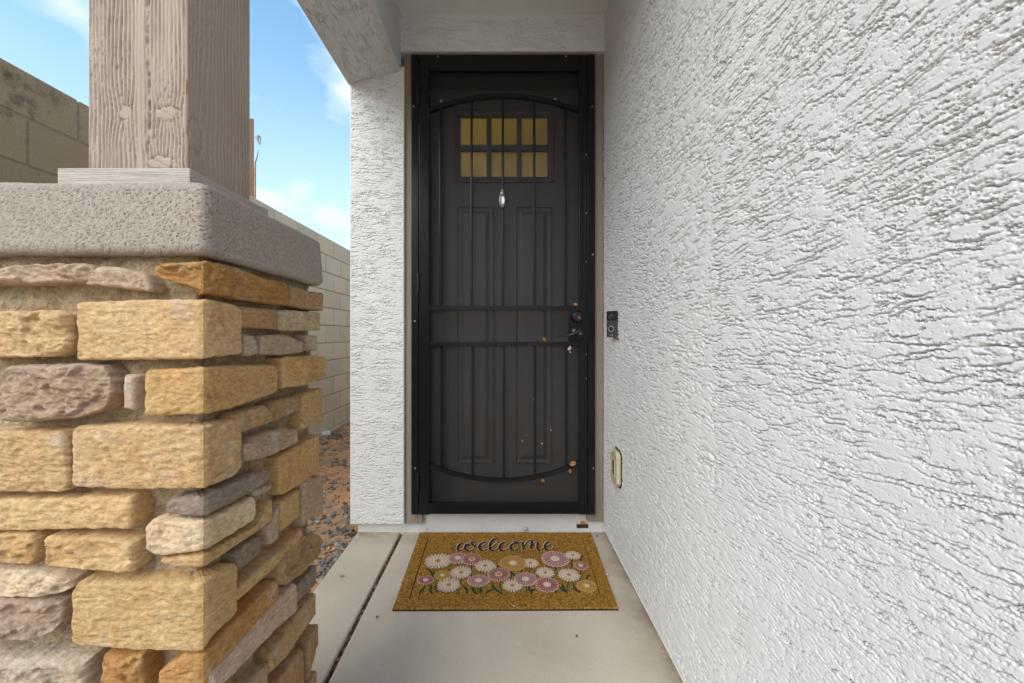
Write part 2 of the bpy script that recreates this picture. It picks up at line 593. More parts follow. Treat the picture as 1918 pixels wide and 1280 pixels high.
def block_material():
    m, N, L, b = new_mat('concrete_block')
    b.inputs['Roughness'].default_value = 0.93
    b.inputs['Specular IOR Level'].default_value = 0.2
    geo = N.new('ShaderNodeNewGeometry')
    oi = N.new('ShaderNodeObjectInfo')

    def noise(scale, detail=5, rough=0.6):
        n = N.new('ShaderNodeTexNoise')
        n.inputs['Scale'].default_value = scale
        n.inputs['Detail'].default_value = detail
        n.inputs['Roughness'].default_value = rough
        L.new(geo.outputs['Position'], n.inputs['Vector'])
        return n.outputs['Fac']

    def mth(op, a, c=None):
        n = N.new('ShaderNodeMath')
        n.operation = op
        for k, v in enumerate((a, c)):
            if v is None:
                continue
            if isinstance(v, (int, float)):
                n.inputs[k].default_value = v
            else:
                L.new(v, n.inputs[k])
        return n.outputs[0]

    def mr(v, a, c, d, e):
        n = N.new('ShaderNodeMapRange')
        for k, x in zip(('From Min', 'From Max', 'To Min', 'To Max'), (a, c, d, e)):
            n.inputs[k].default_value = x
        L.new(v, n.inputs['Value'])
        return n.outputs['Result']
    sep = N.new('ShaderNodeSeparateXYZ')
    L.new(geo.outputs['Position'], sep.inputs[0])
    nearpart = mr(sep.outputs['Y'], 2.1, 3.0, 1.0, 0.0)          # the older, weather-stained stretch nearest the gate post
    old = mth('MULTIPLY', nearpart, mr(noise(1.8), 0.25, 0.55, 0.75, 1.0))
    mx = N.new('ShaderNodeMixRGB')
    mx.inputs['Color1'].default_value = (0.62, 0.535, 0.41, 1)
    mx.inputs['Color2'].default_value = (0.38, 0.29, 0.19, 1)
    L.new(old, mx.inputs['Fac'])
    blk = mth('MULTIPLY', mr(noise(4.5, 8, 0.7), 0.56, 0.68, 0.0, 0.85), mr(noise(1.3), 0.4, 0.55, 0.2, 1.0))
    blk = mth('MULTIPLY', blk, mr(nearpart, 0, 1, 0.12, 1.0))
    mx2 = N.new('ShaderNodeMixRGB')
    mx2.inputs['Color2'].default_value = (0.055, 0.045, 0.035, 1)
    L.new(blk, mx2.inputs['Fac'])
    L.new(mx.outputs['Color'], mx2.inputs['Color1'])
    sc = N.new('ShaderNodeVectorMath')
    sc.operation = 'SCALE'
    L.new(mx2.outputs['Color'], sc.inputs[0])
    L.new(mth('MULTIPLY', mr(oi.outputs['Random'], 0, 1, 0.92, 1.08), mr(noise(160, 3), 0.3, 0.7, 0.84, 1.14)), sc.inputs['Scale'])
    L.new(sc.outputs[0], b.inputs['Base Color'])
    bn = N.new('ShaderNodeBump')
    bn.inputs['Distance'].default_value = 0.005
    L.new(noise(170, 4, 0.7), bn.inputs['Height'])
    L.new(bn.outputs['Normal'], b.inputs['Normal'])
    return m


M['block'] = block_material()
M['blockmortar'] = mk('grey_mortar', (0.30, 0.25, 0.185), 0.95, 0.2, 40, bump=0.003, bscale=150, spec=0.15)


def attr_mat(name, rough=0.85, bump=0.002, bscale=120):
    m, N, L, b = new_mat(name)
    b.inputs['Roughness'].default_value = rough
    b.inputs['Specular IOR Level'].default_value = 0.25
    a = N.new('ShaderNodeAttribute')
    a.attribute_name = 'tone'
    geo = N.new('ShaderNodeNewGeometry')
    n = N.new('ShaderNodeTexNoise')
    n.inputs['Scale'].default_value = bscale
    L.new(geo.outputs['Position'], n.inputs['Vector'])
    mr = N.new('ShaderNodeMapRange')
    mr.inputs['To Min'].default_value = 0.65
    mr.inputs['To Max'].default_value = 1.35
    L.new(n.outputs['Fac'], mr.inputs['Value'])
    sc = N.new('ShaderNodeVectorMath')
    sc.operation = 'SCALE'
    L.new(a.outputs['Color'], sc.inputs[0])
    L.new(mr.outputs['Result'], sc.inputs['Scale'])
    L.new(sc.outputs[0], b.inputs['Base Color'])
    bn = N.new('ShaderNodeBump')
    bn.inputs['Distance'].default_value = bump
    L.new(n.outputs['Fac'], bn.inputs['Height'])
    L.new(bn.outputs['Normal'], b.inputs['Normal'])
    return m


M['gravel'] = attr_mat('gravel_stone')


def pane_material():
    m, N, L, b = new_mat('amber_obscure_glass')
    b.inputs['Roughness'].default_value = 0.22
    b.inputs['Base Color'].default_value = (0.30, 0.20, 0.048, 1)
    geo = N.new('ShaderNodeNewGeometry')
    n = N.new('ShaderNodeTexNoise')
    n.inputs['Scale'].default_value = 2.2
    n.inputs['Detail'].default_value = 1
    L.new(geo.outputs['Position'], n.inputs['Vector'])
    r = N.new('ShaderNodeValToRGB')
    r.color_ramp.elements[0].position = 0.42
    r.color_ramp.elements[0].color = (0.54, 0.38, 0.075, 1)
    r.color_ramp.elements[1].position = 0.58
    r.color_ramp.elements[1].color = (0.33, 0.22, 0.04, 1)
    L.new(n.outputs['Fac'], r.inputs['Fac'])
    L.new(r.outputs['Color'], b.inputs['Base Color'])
    L.new(r.outputs['Color'], b.inputs['Emission Color'])      # weak glow added in the panes' own colour to brighten them
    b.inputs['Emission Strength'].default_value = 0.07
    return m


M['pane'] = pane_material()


def screen_material():
    """very fine black woven insect mesh: most of the light passes between the wires"""
    m, N, L, b = new_mat('insect_screen')
    b.inputs['Base Color'].default_value = (0.035, 0.031, 0.029, 1)
    b.inputs['Roughness'].default_value = 0.6
    tr = N.new('ShaderNodeBsdfTransparent')
    mx = N.new('ShaderNodeMixShader')
    mx.inputs['Fac'].default_value = 0.16
    out = N['Material Output']
    L.new(tr.outputs[0], mx.inputs[1])
    L.new(b.outputs[0], mx.inputs[2])
    L.new(mx.outputs[0], out.inputs['Surface'])
    return m


M['screen'] = screen_material()

# ------------------------------------------------------------------ stucco relief (torn trowel lace), metres
def lace(u, v, seed=0, k=1.0, gw=1.0):
    """u runs along the wall, v is height; thin skins of plaster dragged flat, their torn lower lips leaving narrow gaps"""
    us, vs = u[:, 0], v[0, :]
    lean = 0.10 * fbm(u * 1.3, v * 1.3, 2, seed + 40)
    v2 = v + lean * 0.55 + 0.09 * np.sin(u * 1.1 + seed)

    def skins(period, warp):
        ph = v2 / period + warp
        gu = np.gradient(ph, us, axis=0)
        gv = np.gradient(ph, vs, axis=1)
        g = np.sqrt(gu * gu + gv * gv) + 0.25 / period
        fr = ph - np.floor(ph)
        return fr / g, (1 - fr) / g, gv / g            # metres above a lip, metres below the next, facing
    w1 = fbm(u * 10, v2 * 30, 3, seed + 1) * 1.8 + fbm(u * 80, v2 * 105, 3, seed + 2, 0.6) * 0.52 + fbm(u * 300, v2 * 300, 2, seed + 3) * 0.13
    ab, be, fc = skins(0.0170, w1)
    amp = np.clip(0.62 + 1.9 * fbm(u * 13, v * 22, 3, seed + 5), 0.0, 1.1)
    amp = amp * sstep(0.15, 0.62, fc)
    gap = np.where(be < 0.0008, np.exp(-((be - 0.0008) / (0.0008 * gw)) ** 2), np.exp(-np.maximum(be - 0.0008, 0) / (0.0009 * gw)))        # narrow torn slot under each lip
    h = 0.0005 * np.exp(-ab / 0.005) * amp - 0.0098 * gap * amp
    w2 = fbm(u * 30, v2 * 76, 3, seed + 11) * 2.0 + fbm(u * 150, v2 * 200, 3, seed + 12, 0.6) * 0.70
    ab, be, fc = skins(0.0072, w2)
    amp2 = np.clip(0.12 + 2.6 * fbm(u * 38, v * 60, 3, seed + 15), 0.0, 1.1) * np.clip(0.65 + 1.3 * fbm(u * 5, v * 7, 2, seed + 16), 0, 1.2)
    amp2 = amp2 * sstep(0.10, 0.60, fc)
    h = h + 0.0003 * np.exp(-ab / 0.003) * amp2 - 0.0060 * np.where(be < 0.0007, np.exp(-((be - 0.0007) / (0.0007 * gw)) ** 2), np.exp(-np.maximum(be - 0.0007, 0) / (0.0007 * gw))) * amp2
    pit = fbm(u * 170, v * 230, 2, seed + 21)
    pm = np.clip(fbm(u * 10, v * 14, 2, seed + 22) + 0.55, 0, 1)
    h = h - sstep(0.40, 0.58, pit) * pm * 0.0042
    h = h + 0.00025 * fbm(u * 60, v * 420, 3, seed + 30) + 0.0004 * fbm(u * 30, v * 60, 2, seed + 31)
    sm = sstep(0.46, 0.60, fbm(u * 5.5, v * 9, 2, seed + 50))
    return (h * (1 - 0.85 * sm)) * k


def sheet(us, vs, fn):
    """displaced sheet: fn(U, V) -> positions (.., 3)"""
    U, V = np.meshgrid(us, vs, indexing='ij')
    return fn(U, V).reshape(-1, 3), grid_quads(len(us), len(vs))


def spaced(a, b, step):
    return np.linspace(a, b, max(2, int(round((b - a) / step)) + 1))


def merge(parts):
    vs, qs, off = [], [], 0
    for v, q in parts:
        vs.append(v)
        qs.append(q + off)
        off += len(v)
    return np.concatenate(vs), np.concatenate(qs)


# ================================================================== SETTING
WX = 0.545          # stucco face of the side wall
YD = 2.12           # face of the entry wall / security door
ZC = 2.80           # porch ceiling

# ground: one sheet to the horizon, a little lower than the slab
def build_ground():
    xs = np.concatenate([[-400, -120, -30, -8, -4], spaced(-2.2, -0.62, 0.04), [0.2, 2, 8, 30, 120, 400]])
    ys = np.concatenate([[-400, -120, -30, -10, -3, 0], spaced(0.9, 6.0, 0.04), [8, 14, 40, 120, 400]])
    def fn(U, V):
        near = (U > -2.3) & (U < -0.55) & (V > 0.5) & (V < 6.1)
        z = -0.058 + np.where(near, 0.016 * fbm(U * 3, V * 3, 4, 60), 0)
        z = np.where(near, z + 0.02 * sstep(-1.6, -1.98, U), z)
        return np.stack([U, V, z], -1)
    v, q = sheet(xs, ys, fn)
    o = mobj('ground', np_mesh('ground', v, q), M['dirt'])
    tag(o, kind='structure')


build_ground()


def slab(name, x0, x1, y0, y1, edge=0.008):
    bm = bmesh.new()
    box(bm, x0, x1, y0, y1, -0.12, 0.0)
    o = bobj(name, bm, M['concrete'], bevel=edge, seg=3)
    tag(o, kind='structure')
    return o


slab('porch_floor', -0.545, 0.60, -6.0, 2.30)
slab('walkway', -0.80, -0.561, -6.0, 2.20)
# front yard paving behind the camera is the same pale concrete drive
slab('driveway', -9.0, -0.83, -9.0, -0.9)

# ================================================================== HOUSE
house = thing('house', 'white stucco house entry framing the dark door, with porch beam and ceiling', 'house', (0, 2.2, 0))


def build_side_wall():
    def fn(U, V):
        h = lace(U, V, 0, 1.15, np.interp(U, [0.55, 1.15, 1.6], [0.92, 1.25, 1.6]))
        return np.stack([WX - h, U, V], -1)

    def cols(a, b):
        out = [a]
        while out[-1] < b:
            y = out[-1]
            out.append(y + float(np.clip(y * y / 403 * 1.6, 0.0012, 0.004)))
        out[-1] = b
        return np.array(out)
    zb, zt = 0.035, ZC + 0.05
    zA = np.concatenate([spaced(zb, 0.55, 0.0045)[:-1], spaced(0.55, 1.62, 0.0012)[:-1], spaced(1.62, zt, 0.0042)])
    zB = np.concatenate([spaced(zb, 0.10, 0.004)[:-1], spaced(0.10, 2.05, 0.0015)[:-1], spaced(2.05, zt, 0.0032)])
    zC = spaced(zb, zt, 0.0028)
    zO = np.concatenate([spaced(zb, 0.5, 0.005)[:-1], spaced(0.5, 1.8, 0.0023)[:-1], spaced(1.8, zt, 0.005)])
    parts = [sheet(spaced(-1.6, -0.2, 0.02), spaced(zb, zt, 0.02), fn), sheet(spaced(-0.2, 0.40, 0.0042), zO, fn),
             sheet(cols(0.40, 0.62), zA, fn), sheet(cols(0.62, 1.02), zB, fn), sheet(cols(1.02, 2.26), zC, fn)]
    # lower edge return to the weep screed
    ys = spaced(-1.6, 2.26, 0.01)
    lip = np.array([[WX - 0.002 + k * 0.02, y, zb + (0.0 if k == 0 else 0.004)] for y in ys for k in (0, 1)])
    parts.append((lip, grid_quads(len(ys), 2)))
    v, q = merge(parts)
    o = mobj('stucco_wall', np_mesh('stucco_wall', v, q), M['stucco'], house)
    o['label'] = 'white side wall with torn lace stucco, right of the door'
    box_obj('wall_backing', WX + 0.032, WX + 0.16, -1.6, 2.30, 0.05, ZC + 0.05, M['stucco_flat'], house)
    box_obj('wall_footing', WX + 0.017, WX + 0.15, -1.6, 2.30, -0.1, 0.047, M['curb'], house)


build_side_wall()


def build_entry_wall():
    xl, xr = PX(655, YD), PX(757, YD)
    rr = 0.012

    def fn(U, V):
        h = lace(U, V, 7, 1.0, 1.8)
        d = np.minimum(U - xl, xr - U)
        edge = sstep(0.0, 0.014, d)
        h = h * edge + 0.002 * (1 - edge)
        rnd = np.clip(rr - d, 0, rr)
        return np.stack([U, YD - h + (rr - np.sqrt(np.maximum(rr * rr - rnd * rnd, 0))) * 0.7, V], -1)
    v1 = sheet(spaced(xl, xr, 0.0028), spaced(0.067, 2.52, 0.0024), fn)
    # returns: outer side of the house running back, inner side to the casing, lower lip
    ys = spaced(YD + 0.008, 9.0, 0.3)
    side = np.array([[xl, y, z] for y in ys for z in (0.067, 2.6)])
    v2 = (side, grid_quads(len(ys), 2))
    v3 = (np.array([[xr, YD + 0.008, 0.067], [xr, YD + 0.008, 2.6], [xr, YD + 0.1, 0.067], [xr, YD + 0.1, 2.6]]), np.array([[0, 1, 3, 2]]))
    v4 = (np.array([[xl, YD + 0.006, 0.067], [xr, YD + 0.006, 0.067], [xr, YD + 0.1, 0.069], [xl, YD + 0.1, 0.069]]), np.array([[0, 1, 2, 3]]))
    v, q = merge([v1, v2, v3, v4])
    o = mobj('jamb_wall', np_mesh('jamb_wall', v, q), M['stucco'], house)
    # lintel over the door
    x0, x1 = -0.56, WX + 0.004
    z0, z1 = PZ(97, YD), ZC

    def fl(U, V):
        h = lace(U * 1.0, V, 13, 1.0, 1.8)
        e = sstep(0.0, 0.012, V - z0) * sstep(0, 0.02, z1 - V)
        return np.stack([U, YD - h * e - 0.001, V], -1)
    a = sheet(spaced(x0, x1, 0.0028), spaced(z0, z1 + 0.02, 0.0024), fl)
    b = (np.array([[x0, YD, z0], [x1, YD, z0], [x1, YD + 0.2, z0], [x0, YD + 0.2, z0]]), np.array([[0, 1, 2, 3]]))
    v, q = merge([a, b])
    mobj('lintel', np_mesh('lintel', v, q), M['stucco'], house)
    # porch beam along the left side, underside tilted to the outside
    yb0, yb1 = 0.58, YD + 0.004
    xi, xo = PX(751, YD), PX(652, YD)
    zi, zo = PZ(134, YD), PZ(160, YD)
    ztop = 3.05

    def fb(U, V):       # V: 0..1 around the section: outer face, underside, inner face
        sec_l = [ztop - zo, math.hypot(xi - xo, zi - zo), ZC + 0.02 - zi]
        s = V
        a = sec_l[0]
        b = a + sec_l[1]
        h = lace(U, s * 1.0 + 5, 23, 1.0, 1.8)
        # base point
        t1 = np.clip((s - a) / sec_l[1], 0, 1)
        X = np.where(s < a, xo, np.where(s < b, xo + (xi - xo) * t1, xi))
        Z = np.where(s < a, ztop - s, np.where(s < b, zo + (zi - zo) * t1, zi + (s - b)))
        w1 = sstep(a - 0.008, a + 0.008, s)
        w2 = sstep(b - 0.008, b + 0.008, s)
        nx = -(1 - w1) + 0.26 * w1 * (1 - w2) + w2
        nz = -w1 * (1 - w2)
        r1 = 0.006 * np.exp(-((s - a) / 0.008) ** 2) + 0.008 * np.exp(-((s - b) / 0.012) ** 2)
        near = np.minimum(np.abs(s - a), np.abs(s - b))
        h = h * sstep(0.0, 0.02, near)
        return np.stack([X + nx * (h - r1), U, Z + nz * (h - r1)], -1)
    tot = (ztop - zo) + math.hypot(xi - xo, zi - zo) + (ZC + 0.02 - zi)
    a0 = ztop - zo
    ss = np.concatenate([spaced(0, a0 - 0.03, 0.03)[:-1], spaced(a0 - 0.03, tot, 0.0026)])
    us = np.concatenate([spaced(yb0, 1.4, 0.016)[:-1], spaced(1.4, yb1, 0.003)])
    v, q = sheet(us, ss, fb)
    mobj('porch_beam', np_mesh('porch_beam', v, q), M['stucco'], house)
    bm = bmesh.new()
    box(bm, xo + 0.015, xi - 0.015, yb0 + 0.001, yb1 + 0.1, zi + 0.012, ztop)
    bobj('beam_core', bm, M['stucco_flat'], house)
    # the house body above the entry wall, left of the door
    box_obj('upper_wall', xl + 0.004, WX + 0.15, YD + 0.12, 9.0, 2.62, 3.05, M['stucco_flat'], house)
    box_obj('porch_ceiling', xi - 0.02, WX + 0.15, yb0, YD + 0.12, ZC, ZC + 0.05, M['ceiling'], house)
    box_obj('roof_deck', xo - 0.004, WX + 0.16, yb0 - 0.03, 9.1, 3.052, 3.16, M['stucco_flat'], house)
    # concrete curb under door and jamb
    yc = 2.165
    bm = bmesh.new()
    box(bm, PX(670, yc), WX + 0.02, yc, 2.5, -0.1, 0.108)
    bobj('foundation_curb', bm, M['curb'], house, bevel=0.004)
    bm = bmesh.new()
    box(bm, PX(1080, yc - 0.002), PX(1102, yc - 0.002), yc - 0.0035, yc + 0.01, PZ(989, yc), PZ(982, yc))
    bobj('vent_slot', bm, M['slot'], house, bevel=0.001)
    # wood casing round the door
    yk = YD + 0.018
    bz = PZ(981, yk)
    zk = z0 - 0.001
    box_obj('door_casing', PX(757, yk), PX(791, yk), yk, yk + 0.04, bz, zk, M['trim'], house, bevel=0.002)
    box_obj('door_casing', PX(1100, yk), WX - 0.003, yk, yk + 0.04, PZ(977, yk), zk, M['trim'], house, bevel=0.002)
    box_obj('door_casing', PX(791.5, yk), PX(1099.5, yk), yk + 0.001, yk + 0.041, PZ(118, yk), zk, M['trim'], house, bevel=0.002)
    # reveal between casing and front door
    for s, (xa, xb) in enumerate(((PX(757, yk), PX(795, yk)), (PX(1095, yk), WX))):
        box_obj('door_jamb', xa + 0.002, xb - 0.002, yk + 0.0412, 2.36, 0.109, zk, M['jamb'], house)
    box_obj('door_jamb', PX(795, yk), PX(1095, yk), yk + 0.0418, 2.36, PZ(167, 2.265), zk - 0.002, M['jamb'], house)


build_entry_wall()

# ================================================================== FRONT DOOR
YF = 2.265
front_door = thing('front_door', 'dark brown panelled front door with six amber panes behind the bars', 'door', (0, YF, 0.11))


def ring_frame(bm, x0, x1, z0, z1, y, prof):
    """rectangular moulding; prof: list of (inset, proud)"""
    loops = []
    for ins, pr in prof:
        loops.append([bm.verts.new(p) for p in ((x0 + ins, y - pr, z0 + ins), (x1 - ins, y - pr, z0 + ins),
                                                (x1 - ins, y - pr, z1 - ins), (x0 + ins, y - pr, z1 - ins))])
    for a, b in zip(loops[:-1], loops[1:]):
        for k in range(4):
            bm.faces.new((a[k], a[(k + 1) % 4], b[(k + 1) % 4], b[k]))
    return loops[-1]


def build_front_door():
    # window opening and slab made of butted boards round it
    wx0, wx1, wz0, wz1 = PX(856, YF), PX(1033, YF), PZ(339, YF), PZ(212, YF)
    X0, X1, Z0, Z1 = -0.452, 0.468, 0.112, PZ(168, YF) - 0.002
    bm = bmesh.new()
    xs = [X0, wx0, wx1, X1]
    zs = [Z0, wz0, wz1, Z1]
    for i in range(3):
        for j in range(3):
            if i == 1 and j == 1:
                continue
            v = [bm.verts.new(p) for p in ((xs[i], YF, zs[j]), (xs[i + 1], YF, zs[j]), (xs[i + 1], YF, zs[j + 1]), (xs[i], YF, zs[j + 1]))]
            bm.faces.new(v)
    bmesh.ops.remove_doubles(bm, verts=bm.verts[:], dist=1e-5)
    r = bmesh.ops.extrude_face_region(bm, geom=bm.faces[:])
    for v in [g for g in r['geom'] if isinstance(g, bmesh.types.BMVert)]:
        v.co.y += 0.044
    bobj('door_slab', bm, M['door'], front_door)
    # window surround
    bm = bmesh.new()
    x0, x1, z0, z1 = PX(851, YF), PX(1037.5, YF), PZ(343, YF), PZ(208, YF)
    ring_frame(bm, x0, x1, z0, z1, YF, [(0, 0.0005), (0.001, 0.010), (0.008, 0.014), (0.014, 0.012), (0.018, 0.016), (0.028, 0.012), (0.034, 0.004), (0.036, -0.02)])
    wf = bobj('window_frame', bm, M['door'], front_door)
    cols = [(863, 911.4), (920.4, 968), (977, 1025)]
    rows = [(222.6, 272), (283.7, 333)]
    for a, b in ((911.4, 920.4), (968, 977)):
        box_obj('muntin', PX(a, YF), PX(b, YF), YF - 0.006, YF + 0.015, z0 + 0.03, z1 - 0.03, M['door'], wf, bevel=0.003)
    for a, b in ((858, 911.3), (920.5, 967.9), (977.1, 1030)):
        box_obj('muntin', PX(a, YF), PX(b, YF), YF - 0.0055, YF + 0.015, PZ(283.7, YF), PZ(272, YF), M['door'], wf, bevel=0.003)
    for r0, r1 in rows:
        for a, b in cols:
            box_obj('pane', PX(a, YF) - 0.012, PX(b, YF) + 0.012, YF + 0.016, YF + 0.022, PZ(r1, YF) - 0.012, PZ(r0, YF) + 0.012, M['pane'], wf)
    # two tall raised panels
    for a, b in ((854, 926), (963.5, 1034)):
        bm = bmesh.new()
        last = ring_frame(bm, PX(a, YF), PX(b, YF), PZ(869, YF), PZ(386, YF), YF,
                          [(0, 0.0004), (0.002, 0.010), (0.009, 0.012), (0.013, 0.004), (0.019, 0.001), (0.03, 0.0015), (0.050, 0.014), (0.053, 0.0145)])
        bm.faces.new(last)
        bobj('raised_panel', bm, M['door'], front_door)
    bm = bmesh.new()
    p = P(947.5, 463.5, YF)
    lathe(bm, [(0.008, 0.0), (0.008, 0.004), (0.006, 0.006), (0.003, 0.005)], p, n=14)
    bobj('peephole', bm, M['bronze'], front_door, smooth=True)
    box_obj('door_sweep', X0 + 0.01, X1 - 0.01, YF - 0.012, YF - 0.0005, 0.114, 0.15, M['black_satin'], front_door, bevel=0.003)


build_front_door()

# ================================================================== SECURITY DOOR
sec = thing('security_door', 'black steel barred security door with bowed rails closed over the front door', 'security door', (0, YD, 0.1))
YS = 2.105


def build_security_door():
    y0 = YS
    D = lambda x: PX(x, YS)
    Z = lambda y: PZ(y, YS)
    zb = Z(965)
    # fixed outer frame
    box_obj('frame_post', D(770), D(783), y0 + 0.004, y0 + 0.03, zb, Z(101), M['metal'], sec, bevel=0.0015)
    box_obj('frame_post', D(1101), D(1115), y0 + 0.004, y0 + 0.03, zb, Z(101), M['metal'], sec, bevel=0.0015)
    box_obj('frame_head', D(783) + 0.0005, D(1101) - 0.0005, y0 + 0.006, y0 + 0.032, Z(111), Z(101), M['metal'], sec, bevel=0.0015)
    # door leaf
    box_obj('stile', D(784.5), D(803.5), y0, y0 + 0.026, zb + 0.001, Z(112.5), M['metal'], sec, bevel=0.002)
    box_obj('stile', D(1084.5), D(1100), y0, y0 + 0.026, zb + 0.001, Z(112.5), M['metal'], sec, bevel=0.002)
    def rail(ya, yb_, nm='rail'):
        return box_obj(nm, D(803.5) + 0.0003, D(1084.5) - 0.0003, y0 + 0.001, y0 + 0.025, Z(yb_), Z(ya), M['metal'], sec, bevel=0.0015)
    rail(112.5, 132)
    rail(573, 581)
    rail(640.5, 649)
    rail(944, 963.5)
    # thin stop behind the meeting edge
    box_obj('lock_stop', D(1095.5), D(1099), y0 - 0.004, y0 - 0.0005, Z(570), Z(118), M['metal'], sec, bevel=0.001)
    box_obj('lock_stop', D(1095.5), D(1099), y0 - 0.004, y0 - 0.0005, Z(960), Z(648), M['metal'], sec, bevel=0.001)

    def arc(xa, ya, xm, ym, xb, yb_, n=28):
        # circle through three pixel points
        A, B, Cc = Vector((D(xa), Z(ya))), Vector((D(xm), Z(ym))), Vector((D(xb), Z(yb_)))
        d = 2 * (A.x * (B.y - Cc.y) + B.x * (Cc.y - A.y) + Cc.x * (A.y - B.y))
        ux = ((A.length_squared) * (B.y - Cc.y) + B.length_squared * (Cc.y - A.y) + Cc.length_squared * (A.y - B.y)) / d
        uy = ((A.length_squared) * (Cc.x - B.x) + B.length_squared * (A.x - Cc.x) + Cc.length_squared * (B.x - A.x)) / d
        r = (A - Vector((ux, uy))).length
        out = []
        for i in range(n + 1):
            x = A.x + (Cc.x - A.x) * i / n
            s = 1 if B.y > uy else -1
            out.append((x, uy + s * math.sqrt(max(r * r - (x - ux) ** 2, 0)), ux, uy, s, r))
        return out

    def arch_bar(pts, th):
        bm = bmesh.new()
        rings = []
        for x, z, ux, uy, s, r in pts:
            n = Vector((x - ux, z - uy)).normalized()
            rings.append([bm.verts.new((x + n.x * a, y, z + n.y * a)) for a, y in
                          ((-th / 2, y0 + 0.002), (th / 2, y0 + 0.002), (th / 2, y0 + 0.024), (-th / 2, y0 + 0.024))])
        for a, b in zip(rings[:-1], rings[1:]):
            for k in range(4):
                bm.faces.new((a[k], a[(k + 1) % 4], b[(k + 1) % 4], b[k]))
        bm.faces.new(rings[0])
        bm.faces.new(rings[-1])
        return bobj('arch_rail', bm, M['metal'], sec)
    top = arc(803.6, 205.5, 941, 178, 1084.4, 206)
    bot = arc(804, 872, 945, 901.5, 1084.4, 868)
    arch_bar(top, 0.021)
    arch_bar(bot, 0.0205)

    def at(pts, x):
        return float(np.interp(x, [p[0] for p in pts], [p[1] for p in pts]))
    w = 0.0064
    for xu, xl_ in zip((824, 883, 942, 1001, 1060), (826.5, 885, 944, 1002.5, 1061.5)):
        x = D(xu)
        box_obj('bar', x - w, x + w, y0 + 0.008, y0 + 0.0196, Z(573) + 0.0002, at(top, x) - 0.0095, M['metal'], sec, bevel=0.0026, seg=2)
        x = D(xl_)
        box_obj('bar', x - w, x + w, y0 + 0.008, y0 + 0.0196, at(bot, x) + 0.0098, Z(649) - 0.0002, M['metal'], sec, bevel=0.0026, seg=2)
    # screen behind the bars
    box_obj('screen', D(802), D(1086), y0 + 0.0275, y0 + 0.0285, zb + 0.02, Z(122), M['screen'], sec)
    # clips holding the screen
    for x, y in ((881.5, 272), (1000, 270), (887.5, 698), (1003.5, 695), (887.5, 846), (1003.5, 843)):
        bm = bmesh.new()
        p = Vector((D(x), y0 + 0.022, Z(y)))
        for a in (0.6, -0.6):
            d = Vector((math.cos(a), 0, math.sin(a))) * 0.016
            tube(bm, [p - d, p - d * 0.4 + Vector((0, -0.003, 0)), p + d * 0.4 + Vector((0, -0.003, 0)), p + d], [0.0035, 0.0022, 0.0022, 0.0035], 6)
        bobj('screen_clip', bm, M['slot'], sec)
    # hinges
    for y in (182, 530, 903):
        bm = bmesh.new()
        p = Vector((D(783.6), y0 - 0.004, Z(y)))
        prof = [(0.0065, -0.05), (0.0075, -0.047), (0.0075, -0.017), (0.0069, -0.0165), (0.0069, -0.0155), (0.0075, -0.015),
                (0.0075, 0.016), (0.0069, 0.0165), (0.0069, 0.0175), (0.0075, 0.018), (0.0075, 0.047), (0.0065, 0.05)]
        lathe(bm, prof, p, axis='Z', n=12)
        bobj('hinge', bm, M['metal'], sec, smooth=False)
    # lock box
    box_obj('lock_plate', D(1065), D(1100.5), y0 - 0.006, y0 - 0.0004, Z(639), Z(580), M['metal'], sec, bevel=0.0015)
    box_obj('strike_plate', D(1100.6), D(1113), y0 - 0.004, y0 + 0.0035, Z(637), Z(582), M['metal'], sec, bevel=0.0015)
    bm = bmesh.new()
    c = Vector((D(1079.5), y0 - 0.006, Z(593.7)))
    lathe(bm, [(0.031, 0.0), (0.032, 0.004), (0.031, 0.009), (0.026, 0.015), (0.0245, 0.024), (0.022, 0.0275), (0.0195, 0.0275), (0.019, 0.025),
               (0.0165, 0.025), (0.016, 0.0275), (0.0125, 0.028), (0.0122, 0.026), (0.004, 0.026)], c, n=32)
    db = bobj('deadbolt', bm, M['bronze'], sec, smooth=True)
    box_obj('keyway', c.x - 0.0013, c.x + 0.0013, c.y - 0.0265, c.y - 0.0255, c.z - 0.006, c.z + 0.006, M['slot'], db)
    bm = bmesh.new()
    c = Vector((D(1081), y0 - 0.006, Z(623.8)))
    lathe(bm, [(0.034, 0.0), (0.0355, 0.003), (0.034, 0.008), (0.027, 0.013), (0.0165, 0.018), (0.0145, 0.03), (0.0165, 0.042), (0.0165, 0.052), (0.013, 0.055),
               (0.0115, 0.055), (0.011, 0.053), (0.003, 0.053)], c, n=32)
    lh = bobj('lever_handle', bm, M['bronze'], sec, smooth=True)
    bm = bmesh.new()
    q = c + Vector((0, -0.045, 0))
    tube(bm, [q + Vector((0.002, 0, 0.003)), q + Vector((-0.022, 0, -0.0015)), q + Vector((-0.045, 0.002, -0.011)), q + Vector((-0.068, 0.003, -0.019)),
              q + Vector((-0.092, 0.001, -0.0185)), q + Vector((-0.113, -0.003, -0.0145)), q + Vector((-0.121, -0.005, -0.013))],
         [0.0095, 0.0082, 0.0068, 0.0068, 0.0075, 0.0062, 0.002], 12, 0.8)
    bobj('lever', bm, M['bronze'], lh, smooth=True)
    # door knocker: drop-shaped nickel plate with a ring in it
    c = Vector((D(940.5), y0 + 0.004, Z(372)))
    bm = bmesh.new()
    outl = []
    for k in range(28):
        a = 2 * math.pi * k / 28
        zz = math.cos(a)
        rr = 0.0125 + 0.0085 * (0.5 - 0.5 * zz)
        outl.append((math.sin(a) * rr * (1.0 if zz < 0 else 0.92), zz * 0.050))
    rings = []
